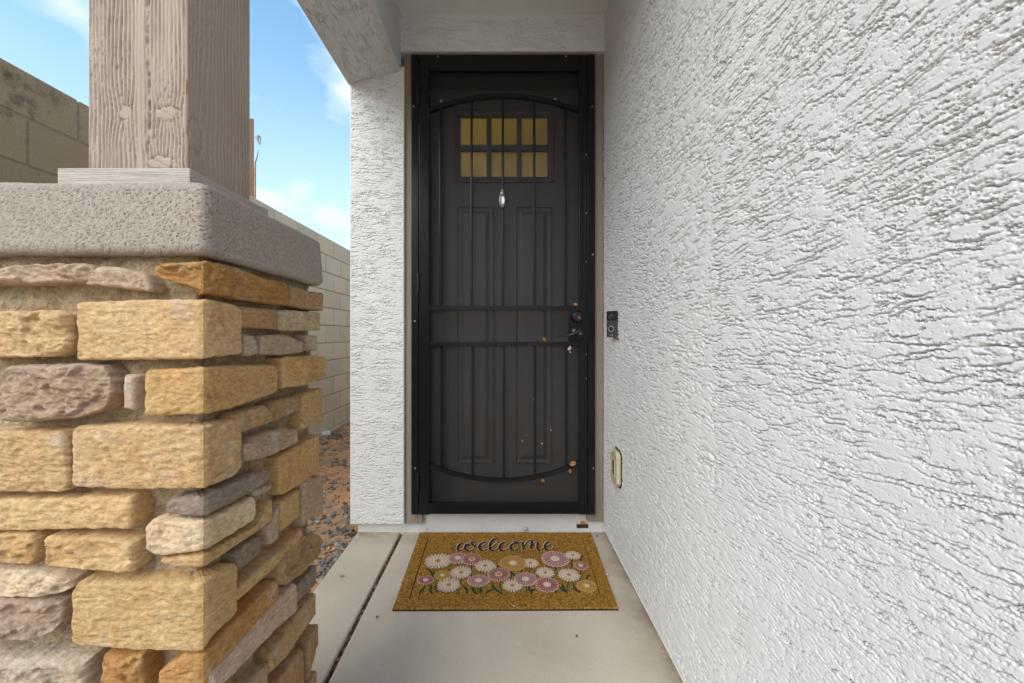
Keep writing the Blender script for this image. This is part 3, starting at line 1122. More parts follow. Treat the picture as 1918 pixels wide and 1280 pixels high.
    for sc, d in ((1.0, 0.0), (1.0, 0.004), (0.86, 0.010), (0.74, 0.0105), (0.66, 0.007), (0.3, 0.006)):
        rings.append([bm.verts.new((c.x + x * sc, c.y - d, c.z + z * (1 - (1 - sc) * 0.5))) for x, z in outl])
    for a, b in zip(rings[:-1], rings[1:]):
        for k in range(28):
            bm.faces.new((a[k], a[(k + 1) % 28], b[(k + 1) % 28], b[k]))
    bm.faces.new(rings[-1])
    bm.faces.new(rings[0])
    kn = bobj('knocker', bm, M['nickel'], sec, smooth=True)
    bm = bmesh.new()
    pts = []
    for k in range(21):
        a = math.pi * (0.10 + 1.8 * k / 20)
        pts.append((c.x + math.sin(a) * 0.0125, c.y - 0.0135, c.z - 0.016 + math.cos(a) * (0.030 if math.cos(a) > 0 else 0.019)))
    tube(bm, pts, [0.0028] * 21, 8)
    bobj('knocker_ring', bm, M['nickel'], kn, smooth=True)
    bm = bmesh.new()
    lathe(bm, [(0.010, 0.0), (0.0095, 0.006), (0.0055, 0.009)], c + Vector((0, -0.009, 0.024)), n=14)
    bobj('knocker_boss', bm, M['nickel'], kn, smooth=True)
    # screws
    scr = [(774.5, 199), (1110, 199), (777, 602), (777.5, 878), (1111.5, 878), (1110.5, 477), (820, 105.5), (1060, 105.5)]
    proto = None
    for x, y in scr:
        p = Vector((D(x), y0 + 0.004, Z(y)))
        if proto is None:
            bm = bmesh.new()
            lathe(bm, [(0.0055, 0.0), (0.005, 0.003), (0.003, 0.005), (0.001, 0.0045)], (0, 0, 0), n=10)
            proto = bobj('screw', bm, M['screw'], None, smooth=True)
            proto.parent = sec
            o = proto
        else:
            o = proto.copy()
            C.collection.objects.link(o)
        o.location = p - Vector(sec.location)
    # the two bright knobs that fix the screen near the arch
    for x, y in ((825, 184.5), (1041, 181.5)):
        bm = bmesh.new()
        lathe(bm, [(0.0085, 0.0), (0.008, 0.004), (0.005, 0.007), (0.002, 0.0075)], (D(x), y0 + 0.0272, Z(y)), n=12)
        bobj('screen_knob', bm, M['screw'], sec, smooth=True)
    # small bright paint chips on the lock edge
    for y in (291, 399.5, 491, 664, 709):
        box_obj('rivet', D(1098) - 0.0035, D(1098) + 0.0015, y0 - 0.0062, y0 - 0.0041, Z(y) - 0.004, Z(y) + 0.004, M['screw'], sec, bevel=0.001, seg=1)


build_security_door()
for x, y, r in ((979, 829, 0.0035), (1016, 834, 0.0045), (1033, 808, 0.004), (986, 818, 0.002), (1000, 750, 0.002), (945, 812, 0.0025)):
    bm = bmesh.new()
    lathe(bm, [(r, 0.0), (r * 0.8, 0.0008), (r * 0.3, 0.0012)], (PX(x, YS), YS + 0.0273, PZ(y, YS)), n=7)
    bobj('paint_speck', bm, M['pebble'], sec)

# ================================================================== STONE PILLAR
XM, YM = -0.492, 0.642          # mortar faces (right side, front)
XL, YB = -0.875, 1.015          # left side, back
pillar = thing('stone_pillar', 'porch pillar of tan and mauve ledge stones with a rounded sand-finish cap', 'pillar', (-0.68, 0.83, -0.05))

TAN = (0.68, 0.455, 0.22)
TAN2 = (0.74, 0.51, 0.265)
CREAM = (0.76, 0.61, 0.42)
OCH = (0.56, 0.32, 0.12)
BRN = (0.50, 0.33, 0.18)
MAU = (0.57, 0.425, 0.315)
DMAU = (0.34, 0.265, 0.22)
GRY = (0.58, 0.47, 0.34)
PNK = (0.66, 0.50, 0.38)
# each stone: colour, relief (rough amount), front stations (x, top, bottom), side stations (x, top, bottom)
ST = [
    (PNK, 1.5, [(-70, 517, 531), (20, 496, 531), (90, 493, 529), (150, 493, 529), (168, 496, 526), (172, 500, 515)], []),
    (PNK, 1.3, [(158, 526, 533), (180, 499, 534), (190, 498, 536), (240, 503, 541), (268, 514, 545), (281, 528, 545)], []),
    (OCH, 1.5, [(286, 498, 515), (310, 492, 526), (361, 489, 538), (388, 488, 548)], [(388, 488, 549), (447, 501, 559), (489, 518, 567), (537, 530, 572), (541, 533, 571)]),
    (BRN, 1.0, [], [(543, 535, 573), (571, 541, 579)]),
    (BRN, 1.0, [], [(574, 545, 580), (606, 549, 583)]),
    (TAN2, 1.6, [(-70, 583, 672), (60, 582, 669), (108, 581, 667), (126, 588, 655)], []),
    (TAN2, 0.9, [(142, 568, 674), (150, 566, 675), (258, 561.5, 674), (381, 560, 673)], [(381, 560, 673), (405, 563, 669), (444, 572, 665), (455, 580, 662)]),
    (BRN, 0.8, [], [(456, 575, 614), (519, 580, 616.5)]),
    (GRY, 0.8, [], [(525, 583, 618), (540, 581, 620), (601, 586, 619)]),
    (GRY, 0.7, [], [(459, 627, 667), (474, 627, 667), (485, 645, 662)]),
    (GRY, 1.0, [], [(490, 630, 664), (500, 628, 665), (536, 627, 665), (569, 641, 660)]),
    (GRY, 0.7, [], [(575, 627, 657), (594, 630, 657)]),
    (MAU, 1.9, [(-6, 700, 785), (12, 685, 791), (100, 683, 790), (150, 683, 782), (189, 685, 768), (206, 712, 745)], []),
    (PNK, 0.7, [(230, 702, 766), (251, 706, 770)], []),
    (TAN, 1.1, [(269, 700, 778), (275, 694, 780), (376, 689, 777)], [(376, 689, 777), (440, 685, 764), (512, 683, 739), (521, 690, 732)]),
    (TAN, 1.4, [], [(533, 672, 727), (542, 668, 726), (580, 667, 722), (609, 668, 705)]),
    (BRN, 0.9, [], [(443, 778, 808), (452, 772, 811), (499, 759, 796), (512, 774, 788)]),
    (BRN, 0.9, [], [(508, 756, 790), (520, 750, 790), (559, 741, 770), (569, 752, 764)]),
    (TAN, 0.9, [], [(566, 742, 808), (575, 737, 803), (605, 727, 792)]),
    (TAN2, 1.3, [(-70, 808, 924), (60, 808, 924), (108, 810, 923), (124, 818, 919)], []),
    (TAN2, 1.0, [(133, 806, 911), (142, 800, 914), (250, 797, 918), (379, 800, 917)], [(379, 800, 917), (439, 785, 893), (454, 797, 876)]),
    (MAU, 1.4, [], [(463, 834, 863), (480, 822, 862), (511, 808, 853), (540, 803, 840), (560, 806, 829)]),
    (TAN, 0.9, [], [(523, 858, 927), (532, 849, 927), (570, 830, 905), (599, 814, 882)]),
    (TAN2, 1.3, [(-70, 938, 999), (100, 935, 995), (200, 933, 992), (240, 934, 994), (248, 942, 985)], []),
    (DMAU, 1.2, [(309, 944, 962), (317, 933, 966), (366, 935, 970)], [(366, 935, 970), (430, 908, 946), (498, 879, 908), (507, 884, 897)]),
    (CREAM, 1.1, [(271, 990, 1028), (283, 974, 1040), (301, 973, 1043), (364, 977, 1034)], [(364, 977, 1034), (425, 957, 1008), (474, 931, 977), (481, 944, 962)]),
    (GRY, 0.7, [], [(478, 918, 933), (509, 906, 918)]),
    (TAN, 0.8, [(298, 1049, 1055), (330, 1045, 1064), (366, 1041, 1065)], [(366, 1041, 1065), (430, 1014, 1032), (482, 985, 997), (511, 935, 975)]),
    (TAN, 0.7, [], [(526, 945, 995), (532, 936, 993), (562, 917, 967)]),
    (MAU, 0.6, [], [(503, 985, 1020), (510, 975, 1019), (523, 945, 1010)]),
    (MAU, 1.2, [], [(569, 908, 985), (580, 897, 975), (606, 890, 962)]),
    (TAN2, 1.4, [(80, 1010, 1055), (88, 1007, 1065), (170, 1011, 1070), (248, 1020, 1074)], []),
    (TAN, 1.4, [(-70, 1002, 1053), (50, 1006, 1060), (63, 1014, 1052)], []),
    (CREAM, 1.7, [(-70, 1068, 1122), (60, 1072, 1121), (100, 1080, 1117), (127, 1092, 1106)], []),
    (MAU, 1.7, [(-70, 1127, 1207), (60, 1126, 1202), (95, 1128, 1188), (112, 1132, 1165)], []),
    (TAN2, 1.0, [(132, 1112, 1200), (143, 1092, 1210), (260, 1090, 1220), (368, 1093, 1223)], [(368, 1093, 1223), (400, 1078, 1191), (440, 1054, 1155), (446, 1064, 1140)]),
    (DMAU, 0.8, [], [(444, 1036, 1073), (460, 1020, 1062), (489, 1003, 1037)]),
    (TAN, 0.7, [], [(446, 1102, 1127), (510, 1044, 1070), (567, 990, 1011)]),
    (BRN, 1.6, [], [(525, 1058, 1093), (540, 1036, 1097), (570, 1003, 1073), (590, 998, 1052), (603, 1012, 1038)]),
    (DMAU, 1.0, [], [(560, 1095, 1128), (593, 1060, 1093)]),
    (OCH, 1.1, [(293, 1262, 1300), (340, 1231, 1330), (369, 1229, 1335)], [(369, 1229, 1300), (440, 1166, 1212), (505, 1098, 1146), (523, 1083, 1112)]),
    (PNK, 1.1, [], [(392, 1263, 1310), (440, 1217, 1262), (520, 1122, 1178), (552, 1093, 1150), (558, 1100, 1140)]),
    (BRN, 0.8, [], [(507, 1228, 1262), (540, 1178, 1228), (560, 1145, 1197), (592, 1110, 1152)]),
    (BRN, 0.8, [], [(578, 1205, 1275), (597, 1170, 1203)]),
    (MAU, 0.8, [], [(465, 1278, 1320), (503, 1242, 1300)]),
    (BRN, 0.8, [], [(510, 1290, 1360), (565, 1216, 1290), (570, 1220, 1282)]),
    (BRN, 0.8, [], [(573, 1292, 1345), (594, 1256, 1320)]),
    (OCH, 1.4, [(186, 1234, 1310), (265, 1231, 1310)], []),
    (GRY, 1.4, [(-70, 1237, 1310), (100, 1237, 1308), (162, 1240, 1300)], []),
    # courses below the picture's edge, so that the pillar stands on the ground
    (TAN, 1.1, [(-70, 1330, 1420), (90, 1330, 1420)], []),
    (TAN2, 1.0, [(110, 1325, 1440), (369, 1345, 1450)], [(369, 1345, 1450), (440, 1275, 1350)]),
    (MAU, 1.2, [(-70, 1440, 1540), (180, 1460, 1550)], []),
    (TAN, 1.0, [(200, 1470, 1570), (369, 1480, 1580)], [(369, 1480, 1580), (500, 1345, 1400)]),
    (OCH, 1.0, [], [(450, 1385, 1480), (590, 1270, 1330)]),
    (TAN, 1.0, [(-70, 1570, 1700), (150, 1570, 1700)], []),
    (CREAM, 1.0, [(170, 1600, 1720), (369, 1610, 1730)], [(369, 1610, 1730), (470, 1480, 1580)]),
    (BRN, 1.0, [], [(490, 1470, 1560), (590, 1350, 1430)]),
]


def make_stone(idx, col, relief, fr, si):
    H = 0.025 + 0.006 * ((idx * 37 % 11) / 10 - 0.5) + (0.004 if relief > 1.3 else 0)
    if fr and si:
        H = 0.025
    yf, xs_ = YM - H, XM + H
    st = []
    for x, yt, yb in fr:
        st.append(((x - VPX) / F * yf - xs_, PZ(yt, yf), PZ(yb, yf)))
    if fr and si:
        st[-1] = (0.0, st[-1][1], st[-1][2])
        si = si[1:]
    for x, yt, yb in si:
        Y = F * xs_ / (x - VPX)
        st.append((Y - yf, PZ(yt, Y), PZ(yb, Y)))
    st = np.array(st)
    s0, s1 = st[0, 0], st[-1, 0]
    step = 0.0022
    s = spaced(s0, s1, step)
    if fr and si:
        # keep a column exactly at the corner
        s = np.unique(np.concatenate([s, [-0.004, 0.0, 0.004]]))
    zt = np.interp(s, st[:, 0], st[:, 1])
    zb = np.interp(s, st[:, 0], st[:, 2])
    sd = idx * 1.9
    z_mid = 0.5 * (zt + zb)
    jt = np.minimum(0.0022 * relief, 0.1 * (zt - zb))
    zt = zt + jt * fbm(s * 55, s * 0 + 0.3, 3, sd + 1)
    zb = zb + jt * fbm(s * 55, s * 0 + 5.3, 3, sd + 2)
    hmax = float(np.max(zt - zb))
    n = max(8, int(hmax / step))
    t = np.linspace(0, 1, n)
    S, T = np.meshgrid(s, t, indexing='ij')
    Zg = zb[:, None] + (zt - zb)[:, None] * T
    # ragged ends
    en = 0.004 * relief * fbm(Zg * 70, S * 0 + 1.7, 3, sd + 3)
    wL = np.clip(1 - (S - s0) / 0.02, 0, 1)
    wR = np.clip(1 - (s1 - S) / 0.02, 0, 1)
    Sg = S + en * wL - en * wR
    d = np.minimum(np.minimum(Zg - zb[:, None], zt[:, None] - Zg), np.minimum(S - s0, s1 - S))
    d = np.maximum(d + 0.003 * relief * fbm(Sg * 60, Zg * 60, 3, sd + 4) * sstep(0, 0.006, d), 0)
    r = min(0.0045 + 0.003 * max(0, relief - 1), 0.3 * hmax)
    dd = np.clip(r - d, 0, r)
    h = H - r + np.sqrt(np.maximum(r * r - dd * dd, 0))
    rel = 0.0040 * relief * fbm(Sg * 16, Zg * 26, 4, sd + 6) + 0.0030 * relief * (0.6 - 2 * np.abs(fbm(Sg * 34 + Zg * 9, Zg * 70, 3, sd + 7)))
    rel = rel + 0.0016 * (0.5 - 2 * np.abs(fbm(Sg * 60, Zg * 150, 3, sd + 14))) + 0.0010 * fbm(Sg * 190, Zg * 230, 2, sd + 15)
    if relief > 1.35:      # split-face steps
        stp = fbm(Sg * 12 + Zg * 10, Zg * 17 - Sg * 6, 3, sd + 8)
        rel = rel + 0.0075 * (sstep(-0.03, 0.03, stp) - 0.5) + 0.004 * (sstep(0.22, 0.26, stp) - 0.5)
    if fr and si:
        rel = rel * (0.30 + 0.70 * sstep(0, 0.022, np.abs(Sg)))
    h = h + rel * sstep(0, 0.008, d)
    # skirt ring into the mortar
    ms, nt = S.shape
    Sx = np.pad(Sg, 1, mode='edge')
    Zx = np.pad(Zg, 1, mode='edge')
    hx = np.pad(h, 1, mode='constant', constant_values=-0.024)
    off = h_off = hx - H
    rc = np.maximum(0.012, 1.2 * np.abs(np.minimum(off, 0)))
    if fr and si:
        nx = sstep(-rc, 0, Sx)
        ny = 1 - sstep(0, rc, Sx)
        cr = 0.0022 * np.exp(-(Sx / 0.006) ** 2)
    elif fr:
        nx, ny, cr = np.zeros_like(Sx), np.ones_like(Sx), 0
    else:
        nx, ny, cr = np.ones_like(Sx), np.zeros_like(Sx), 0
    X = xs_ + np.minimum(Sx, 0) + nx * (off - cr)
    Y = yf + np.maximum(Sx, 0) - ny * (off - cr)
    v = np.stack([X, Y, Zx], -1).reshape(-1, 3)
    me = np_mesh('stone', v, grid_quads(ms + 2, nt + 2, flip=True))
    o = mobj('stone', me, M['stone'], pillar)
    f = 1 + 0.10 * (((idx * 53) % 17) / 8 - 1)
    o.color = (col[0] * f, col[1] * f, col[2] * f * (1 + 0.05 * (((idx * 29) % 7) / 3 - 1)), 1)


for i, (c_, rl, fr_, si_) in enumerate(ST):
    make_stone(i, c_, rl, fr_, si_)


def build_core_and_cap():
    XJ, YJ = XM - 0.009, YM + 0.009      # raked joints
    # mortar body, trowelled rough
    def per(u):
        return u
    xs = spaced(XL, XJ, 0.006)
    ys = spaced(YJ, YB, 0.006)
    zs = spaced(-0.09, 1.225, 0.007)
    ring = [(x, YJ, 0, -1) for x in xs] + [(XJ, y, 1, 0) for y in ys[1:]] + [(x, YB, 0, 1) for x in np.linspace(XJ, XL, 8)[1:]] + \
           [(XL, y, -1, 0) for y in np.linspace(YB, YJ, 8)[1:-1]]
    ring = np.array(ring)
    m = len(ring)
    acc = np.concatenate([[0], np.cumsum(np.hypot(*(np.diff(ring[:, :2], axis=0).T)))])
    A, Zz = np.meshgrid(acc, zs, indexing='ij')
    h = 0.009 * fbm(A * 30, Zz * 30, 4, 71) + 0.008 * fbm(A * 9, Zz * 11, 2, 73) + 0.004 * fbm(A * 80, Zz * 80, 2, 75)
    X = ring[:, 0][:, None] + ring[:, 2][:, None] * h
    Y = ring[:, 1][:, None] + ring[:, 3][:, None] * h
    v = np.stack([X, Y, Zz], -1).reshape(-1, 3)
    mobj('mortar_core', np_mesh('mortar_core', v, grid_quads(m, len(zs), wrap=True)), M['mortar'], pillar)
    # cap: rounded square block, sand finish
    cx, cy = -0.674, 0.826
    z0, z1 = 1.207, 1.322
    prof = []                      # (half size, z)
    rb, rt = 0.015, 0.008
    prof += [(0.10, z0 + 0.004), (0.165, z0 + 0.002)]
    prof += [(0.2075 - rb + rb * math.sin(a), z0 + rb - rb * math.cos(a)) for a in np.linspace(0, math.pi / 2, 8)]
    nside = 64
    prof += [(0.2075 - 0.005 * k / nside, z0 + rb + (z1 - rt - z0 - rb) * k / nside) for k in range(1, nside)]
    prof += [(0.2025 - rt + rt * math.cos(a), z1 - rt + rt * math.sin(a)) for a in np.linspace(0, math.pi / 2, 6)]
    prof += [(0.2025 - rt - k * 0.01, z1 + 0.0006 * k) for k in range(1, 12)]
    prof += [(0.02, z1 + 0.006)]
    # unit rounded square perimeter
    rc = 0.065
    pts = []
    nseg = 240
    for k in range(4):
        a0 = math.pi / 2 * k - math.pi / 4
        c_, s_ = math.cos(math.pi / 2 * k), math.sin(math.pi / 2 * k)
        ns = nseg if k in (0, 3) else 24
        loc = []
        for t in np.linspace(-(1 - rc), 1 - rc, ns):
            loc.append((1.0, t))
        for a in np.linspace(0, math.pi / 2, 8)[1:-1]:
            loc.append((1 - rc + rc * math.cos(a), 1 - rc + rc * math.sin(a)))
        pts += [(x * c_ - y * s_, x * s_ + y * c_) for x, y in loc]
    pts = np.array(pts)
    m = len(pts)
    prof = np.array(prof)
    HS, _ = np.meshgrid(prof[:, 0], np.arange(m), indexing='ij')
    X = cx + pts[None, :, 0] * prof[:, 0][:, None]
    Y = cy + pts[None, :, 1] * prof[:, 0][:, None]
    Z = np.repeat(prof[:, 1][:, None], m, 1)
    acc = np.concatenate([[0], np.cumsum(np.hypot(*(np.diff(pts, axis=0).T)) * 0.2)])
    pl = np.concatenate([[0], np.cumsum(np.hypot(*(np.diff(prof, axis=0).T)))])
    A = np.repeat(acc[None, :], len(prof), 0)
    Bv = np.repeat(pl[:, None], m, 1)
    h = 0.0006 * fbm(A * 200, Bv * 200, 2, 81) - 0.0019 * sstep(0.25, 0.48, fbm(A * 300 + 0.8 * perlin(A * 90, Bv * 90, 86), Bv * 380, 2, 84)) + 0.003 * fbm(A * 7, Bv * 9, 2, 83)
    fz = sstep(z1 - 0.003, z1 - 0.012, Z) * sstep(z0 + 0.001, z0 + 0.01, Z)
    nrm = pts / np.maximum(np.abs(pts).max(1, keepdims=True), 1e-6)
    X = X + nrm[None, :, 0] * h * fz
    Y = Y + nrm[None, :, 1] * h * fz
    Z = Z + h * (1 - fz) * np.where(Z > z1 - 0.02, 1, -1)
    v = np.stack([X, Y, Z], -1).transpose(1, 0, 2).reshape(-1, 3)
    mobj('cap', np_mesh('cap', v, grid_quads(m, len(prof), wrap=True)), M['cap'], pillar)


build_core_and_cap()

# ================================================================== WOODEN POST
post = thing('wooden_post', 'rough sawn taupe wooden porch post standing on the stone pillar', 'post', (-0.676, 0.822, 1.324))


def build_post():
    cx, cy, hs = -0.676, 0.822, 0.092
    z0, z1 = 1.372, 2.47
    zs = np.concatenate([spaced(z0, 1.80, 0.0018)[:-1], spaced(1.80, z1, 0.01)])
    rc = 0.003
    ring = []
    def side(fine, k):
        us = spaced(-hs + rc, hs - rc, 0.0014 if fine else 0.02)
        c_, s_ = math.cos(k), math.sin(k)
        out = []
        for u in us:            # face looks to -Y for k=0
            out.append((u * c_ + hs * s_, u * s_ - hs * c_, s_, -c_, u))
        return out
    for k, fine in ((0, True), (math.pi / 2, True), (math.pi, False), (1.5 * math.pi, False)):
        ring += side(fine, k)
    ring = np.array(ring)
    m = len(ring)
    fidx = (ring[:, 3] < -0.5)          # front
    sidx = (ring[:, 2] > 0.5)           # right
    U, Z = np.meshgrid(ring[:, 4], zs, indexing='ij')

    def grain(U, Z, seed, knots, period, depth):
        ph = U / period + 0.9 * fbm(U * 14, Z * 1.4, 2, seed) + 0.35 * fbm(U * 40, Z * 9, 2, seed + 2)
        bump = np.zeros_like(U)
        quiet = np.ones_like(U)
        for ku, kz, ra, rb, amt, raise_ in knots:
            du, dz = (U - ku), (Z - kz)
            q = np.sqrt((du / ra) ** 2 + (dz / rb) ** 2)
            ph = ph + np.tanh(du / (0.45 * ra)) * amt * np.exp(-(np.abs(du) / (ra * 2.6)) - (dz / (rb * 2.6)) ** 2) * 1.0
            q = q + 0.35 * fbm(U * 70, Z * 55, 3, seed + 12)
            inside = sstep(1.2, 0.7, q)
            quiet = quiet * (1 - inside)
            bump = bump + raise_ * inside - 0.0040 * np.exp(-((q - 1.1) / 0.16) ** 2) * np.clip(0.35 + 1.6 * fbm(U * 60, Z * 60, 2, seed + 9), 0, 1.3)
            # check across the knot
            if raise_ > 0:
                bump = bump - 0.0022 * inside * np.exp(-((dz + 0.55 * du + 0.004 * fbm(U * 80, Z * 20, 2, seed + 4)) / 0.0012) ** 2)
        v = 0.5 - 0.5 * np.cos(2 * np.pi * ph)
        groove = np.clip(1 - v * 1.9, 0, 1)
        amp = np.clip(0.55 + 1.0 * fbm(U * 22, Z * 3.0, 3, seed + 5), 0.05, 1.2)
        chat = np.clip(0.5 + 1.3 * fbm(U * 10, Z * 6, 2, seed + 6), 0, 1)
        h = -depth * groove * amp * quiet * np.clip(0.85 + 0.7 * fbm(U * 190, Z * 22, 2, seed + 3), 0.3, 1.3)
        h = h - 0.0022 * chat * sstep(0.15, 0.5, fbm(U * 300, Z * 70, 2, seed + 7)) * quiet
        h = h + 0.00012 * np.sin(2 * np.pi * (Z / 0.0062 + 0.3 * fbm(U * 8, Z * 3, 2, seed + 8)))
        return h + bump
    Yf = 0.73
    kf = [(PX(234, Yf) - cx, PZ(210, Yf), 0.012, 0.013, 1.3, -0.0012), (PX(313, Yf) - cx, PZ(212, Yf), 0.020, 0.0125, 1.2, 0.0012),
          (PX(300, Yf) - cx, PZ(305, Yf), 0.024, 0.012, 0.9, 0.0010)]
    # a smooth flat-sawn band up the middle of the face
    hF = grain(U, Z, 101, kf, 0.0072, 0.0062)
    band = np.exp(-((U - (PX(262, Yf) - cx) - 0.006 * fbm(Z * 6, U * 0 + 2, 2, 111)) / 0.008) ** 2)
    hF = hF * (1 - 0.9 * band) - 0.0075 * np.exp(-((U - (PX(276, Yf) - cx) - 0.010 * fbm(Z * 5, U * 0 + 4, 3, 113)) / 0.0022) ** 2) \
        * np.clip(0.6 + 1.4 * fbm(U * 120, Z * 60, 2, 115), 0, 1.3) * sstep(1.40, 1.45, Z)
    ks = [(-0.070, PZ(245, Yf), 0.016, 0.028, 1.2, 0.001)]
    hS = grain(U, Z, 131, ks, 0.0105, 0.0020)
    h = np.where(fidx[:, None], hF, np.where(sidx[:, None], hS, 0.0))
    d = hs - np.abs(U)
    h = h * sstep(0.002, 0.006, d)
    X = cx + ring[:, 0][:, None] + ring[:, 2][:, None] * h
    Y = cy + ring[:, 1][:, None] + ring[:, 3][:, None] * h
    v = np.stack([X, Y, Z], -1).reshape(-1, 3)
    mobj('post_shaft', np_mesh('post_shaft', v, grid_quads(m, len(zs), wrap=True)), M['post'], post)
    # base boards, mitre-free butt corners
    b0, b1 = 1.326, 1.378
    o = 0.118
    th = 0.0245
    box_obj('base_board', cx - o, cx + o, cy - o, cy - o + th, b0, b1, M['post_base'], post, bevel=0.0015)
    box_obj('base_board', cx + o - th, cx + o, cy - o + th + 0.0004, cy + o - th - 0.0004, b0, b1 - 0.0008, M['post_base'], post, bevel=0.0015)
    box_obj('base_board', cx - o, cx - o + th, cy - o + th + 0.0004, cy + o - th - 0.0004, b0, b1 - 0.0008, M['post_base'], post, bevel=0.0015)
    box_obj('base_board', cx - o, cx + o, cy + o - th, cy + o, b0, b1, M['post_base'], post, bevel=0.0015)
    box_obj('base_block', cx - o + th + 0.001, cx + o - th - 0.001, cy - o + th + 0.001, cy + o - th - 0.001, b0, z0 - 0.001 + 0.004, M['post_base'], post)
    # splinter of raw wood on the front right edge
    bm = bmesh.new()
    x = cx + hs
    tube(bm, [(x - 0.001, cy - hs - 0.001, PZ(150, Yf)), (x + 0.0005, cy - hs - 0.0015, PZ(160, Yf)), (x - 0.0005, cy - hs - 0.001, PZ(178, Yf))],
         [0.001, 0.0022, 0.0006], 6)
    so = bobj('splinter', bm, M['leaf'], post)
    so['label'] = 'raw orange splinter on the post edge'


build_post()

# ================================================================== BLOCK WALL
XW = -2.0
bwall = thing('block_wall', 'tan concrete block garden wall, water-stained on its nearer stretch', 'wall', (XW, 3.0, -0.05))


def build_block_wall():
    ztop = CAM_Z + XW / -1.80
    cw, ch, g = 0.40, 0.20, 0.009

    def proto(length):
        bm = bmesh.new()
        box(bm, -0.19, 0.0, -length / 2, length / 2, -(ch - g) / 2, (ch - g) / 2)
        bmesh.ops.bevel(bm, geom=bm.edges[:], offset=0.004, segments=1, affect='EDGES')
        me = bpy.data.meshes.new('block')
        bm.to_mesh(me)
        bm.free()
        me.materials.append(M['block'])
        return me
    full = proto(cw - g)
    base = Vector(bwall.location)
    rr = random.Random(2)
    for r in range(12):
        z = ztop - ch * (r + 0.5)
        off = 1.864 + (0.2 if r % 2 else 0.0)
        for k in range(-3, 13):
            y = off + cw * (k + 0.5)
            o = bpy.data.objects.new('block', full)
            o.location = Vector((XW + rr.uniform(-0.0015, 0.0015), y, z)) - base
            link(o, bwall)
    bm = bmesh.new()
    box(bm, XW - 0.185, XW - 0.0055, 0.72, 7.0, ztop - ch * 12, ztop - 0.012)
    bobj('mortar_bed', bm, M['blockmortar'], bwall)


build_block_wall()

# ================================================================== GRAVEL, LITTER
def scatter(name, pts, sizes, cols, flat=(1, 1, 1), seed=1, mat=None):
    rs = np.random.RandomState(seed)
    t = (1 + 5 ** 0.5) / 2
    ico = np.array([(-1, t, 0), (1, t, 0), (-1, -t, 0), (1, -t, 0), (0, -1, t), (0, 1, t), (0, -1, -t), (0, 1, -t), (t, 0, -1), (t, 0, 1), (-t, 0, -1), (-t, 0, 1)])
    ico = ico / np.linalg.norm(ico[0])
    fc = np.array([(0, 11, 5), (0, 5, 1), (0, 1, 7), (0, 7, 10), (0, 10, 11), (1, 5, 9), (5, 11, 4), (11, 10, 2), (10, 7, 6), (7, 1, 8),
                   (3, 9, 4), (3, 4, 2), (3, 2, 6), (3, 6, 8), (3, 8, 9), (4, 9, 5), (2, 4, 11), (6, 2, 10), (8, 6, 7), (9, 8, 1)])
    n = len(pts)
    V = np.repeat(ico[None], n, 0) * rs.uniform(0.7, 1.25, (n, 12, 1))
    V = V * (np.array(flat) * rs.uniform(0.6, 1.3, (n, 3)))[:, None, :]
    a = rs.rand(n) * 6.283
    ca, sa = np.cos(a), np.sin(a)
    X = V[..., 0] * ca[:, None] - V[..., 1] * sa[:, None]
    Y = V[..., 0] * sa[:, None] + V[..., 1] * ca[:, None]
    tl = rs.normal(0, 0.35, n)
    Z = V[..., 2] + X * tl[:, None]
    V = np.stack([X, Y, Z], -1) * np.asarray(sizes)[:, None, None] + np.asarray(pts)[:, None, :]
    Fq = (np.repeat(fc[None], n, 0) + (np.arange(n) * 12)[:, None, None]).reshape(-1, 3)
    me = np_mesh(name, V.reshape(-1, 3), Fq, smooth=False)
    at = me.attributes.new('tone', 'FLOAT_COLOR', 'POINT')
    cc = np.concatenate([np.asarray(cols), np.ones((n, 1))], 1)
    at.data.foreach_set('color', np.repeat(cc, 12, 0).astype(np.float32).ravel())
    o = mobj(name, me, mat or M['gravel'])
    return o


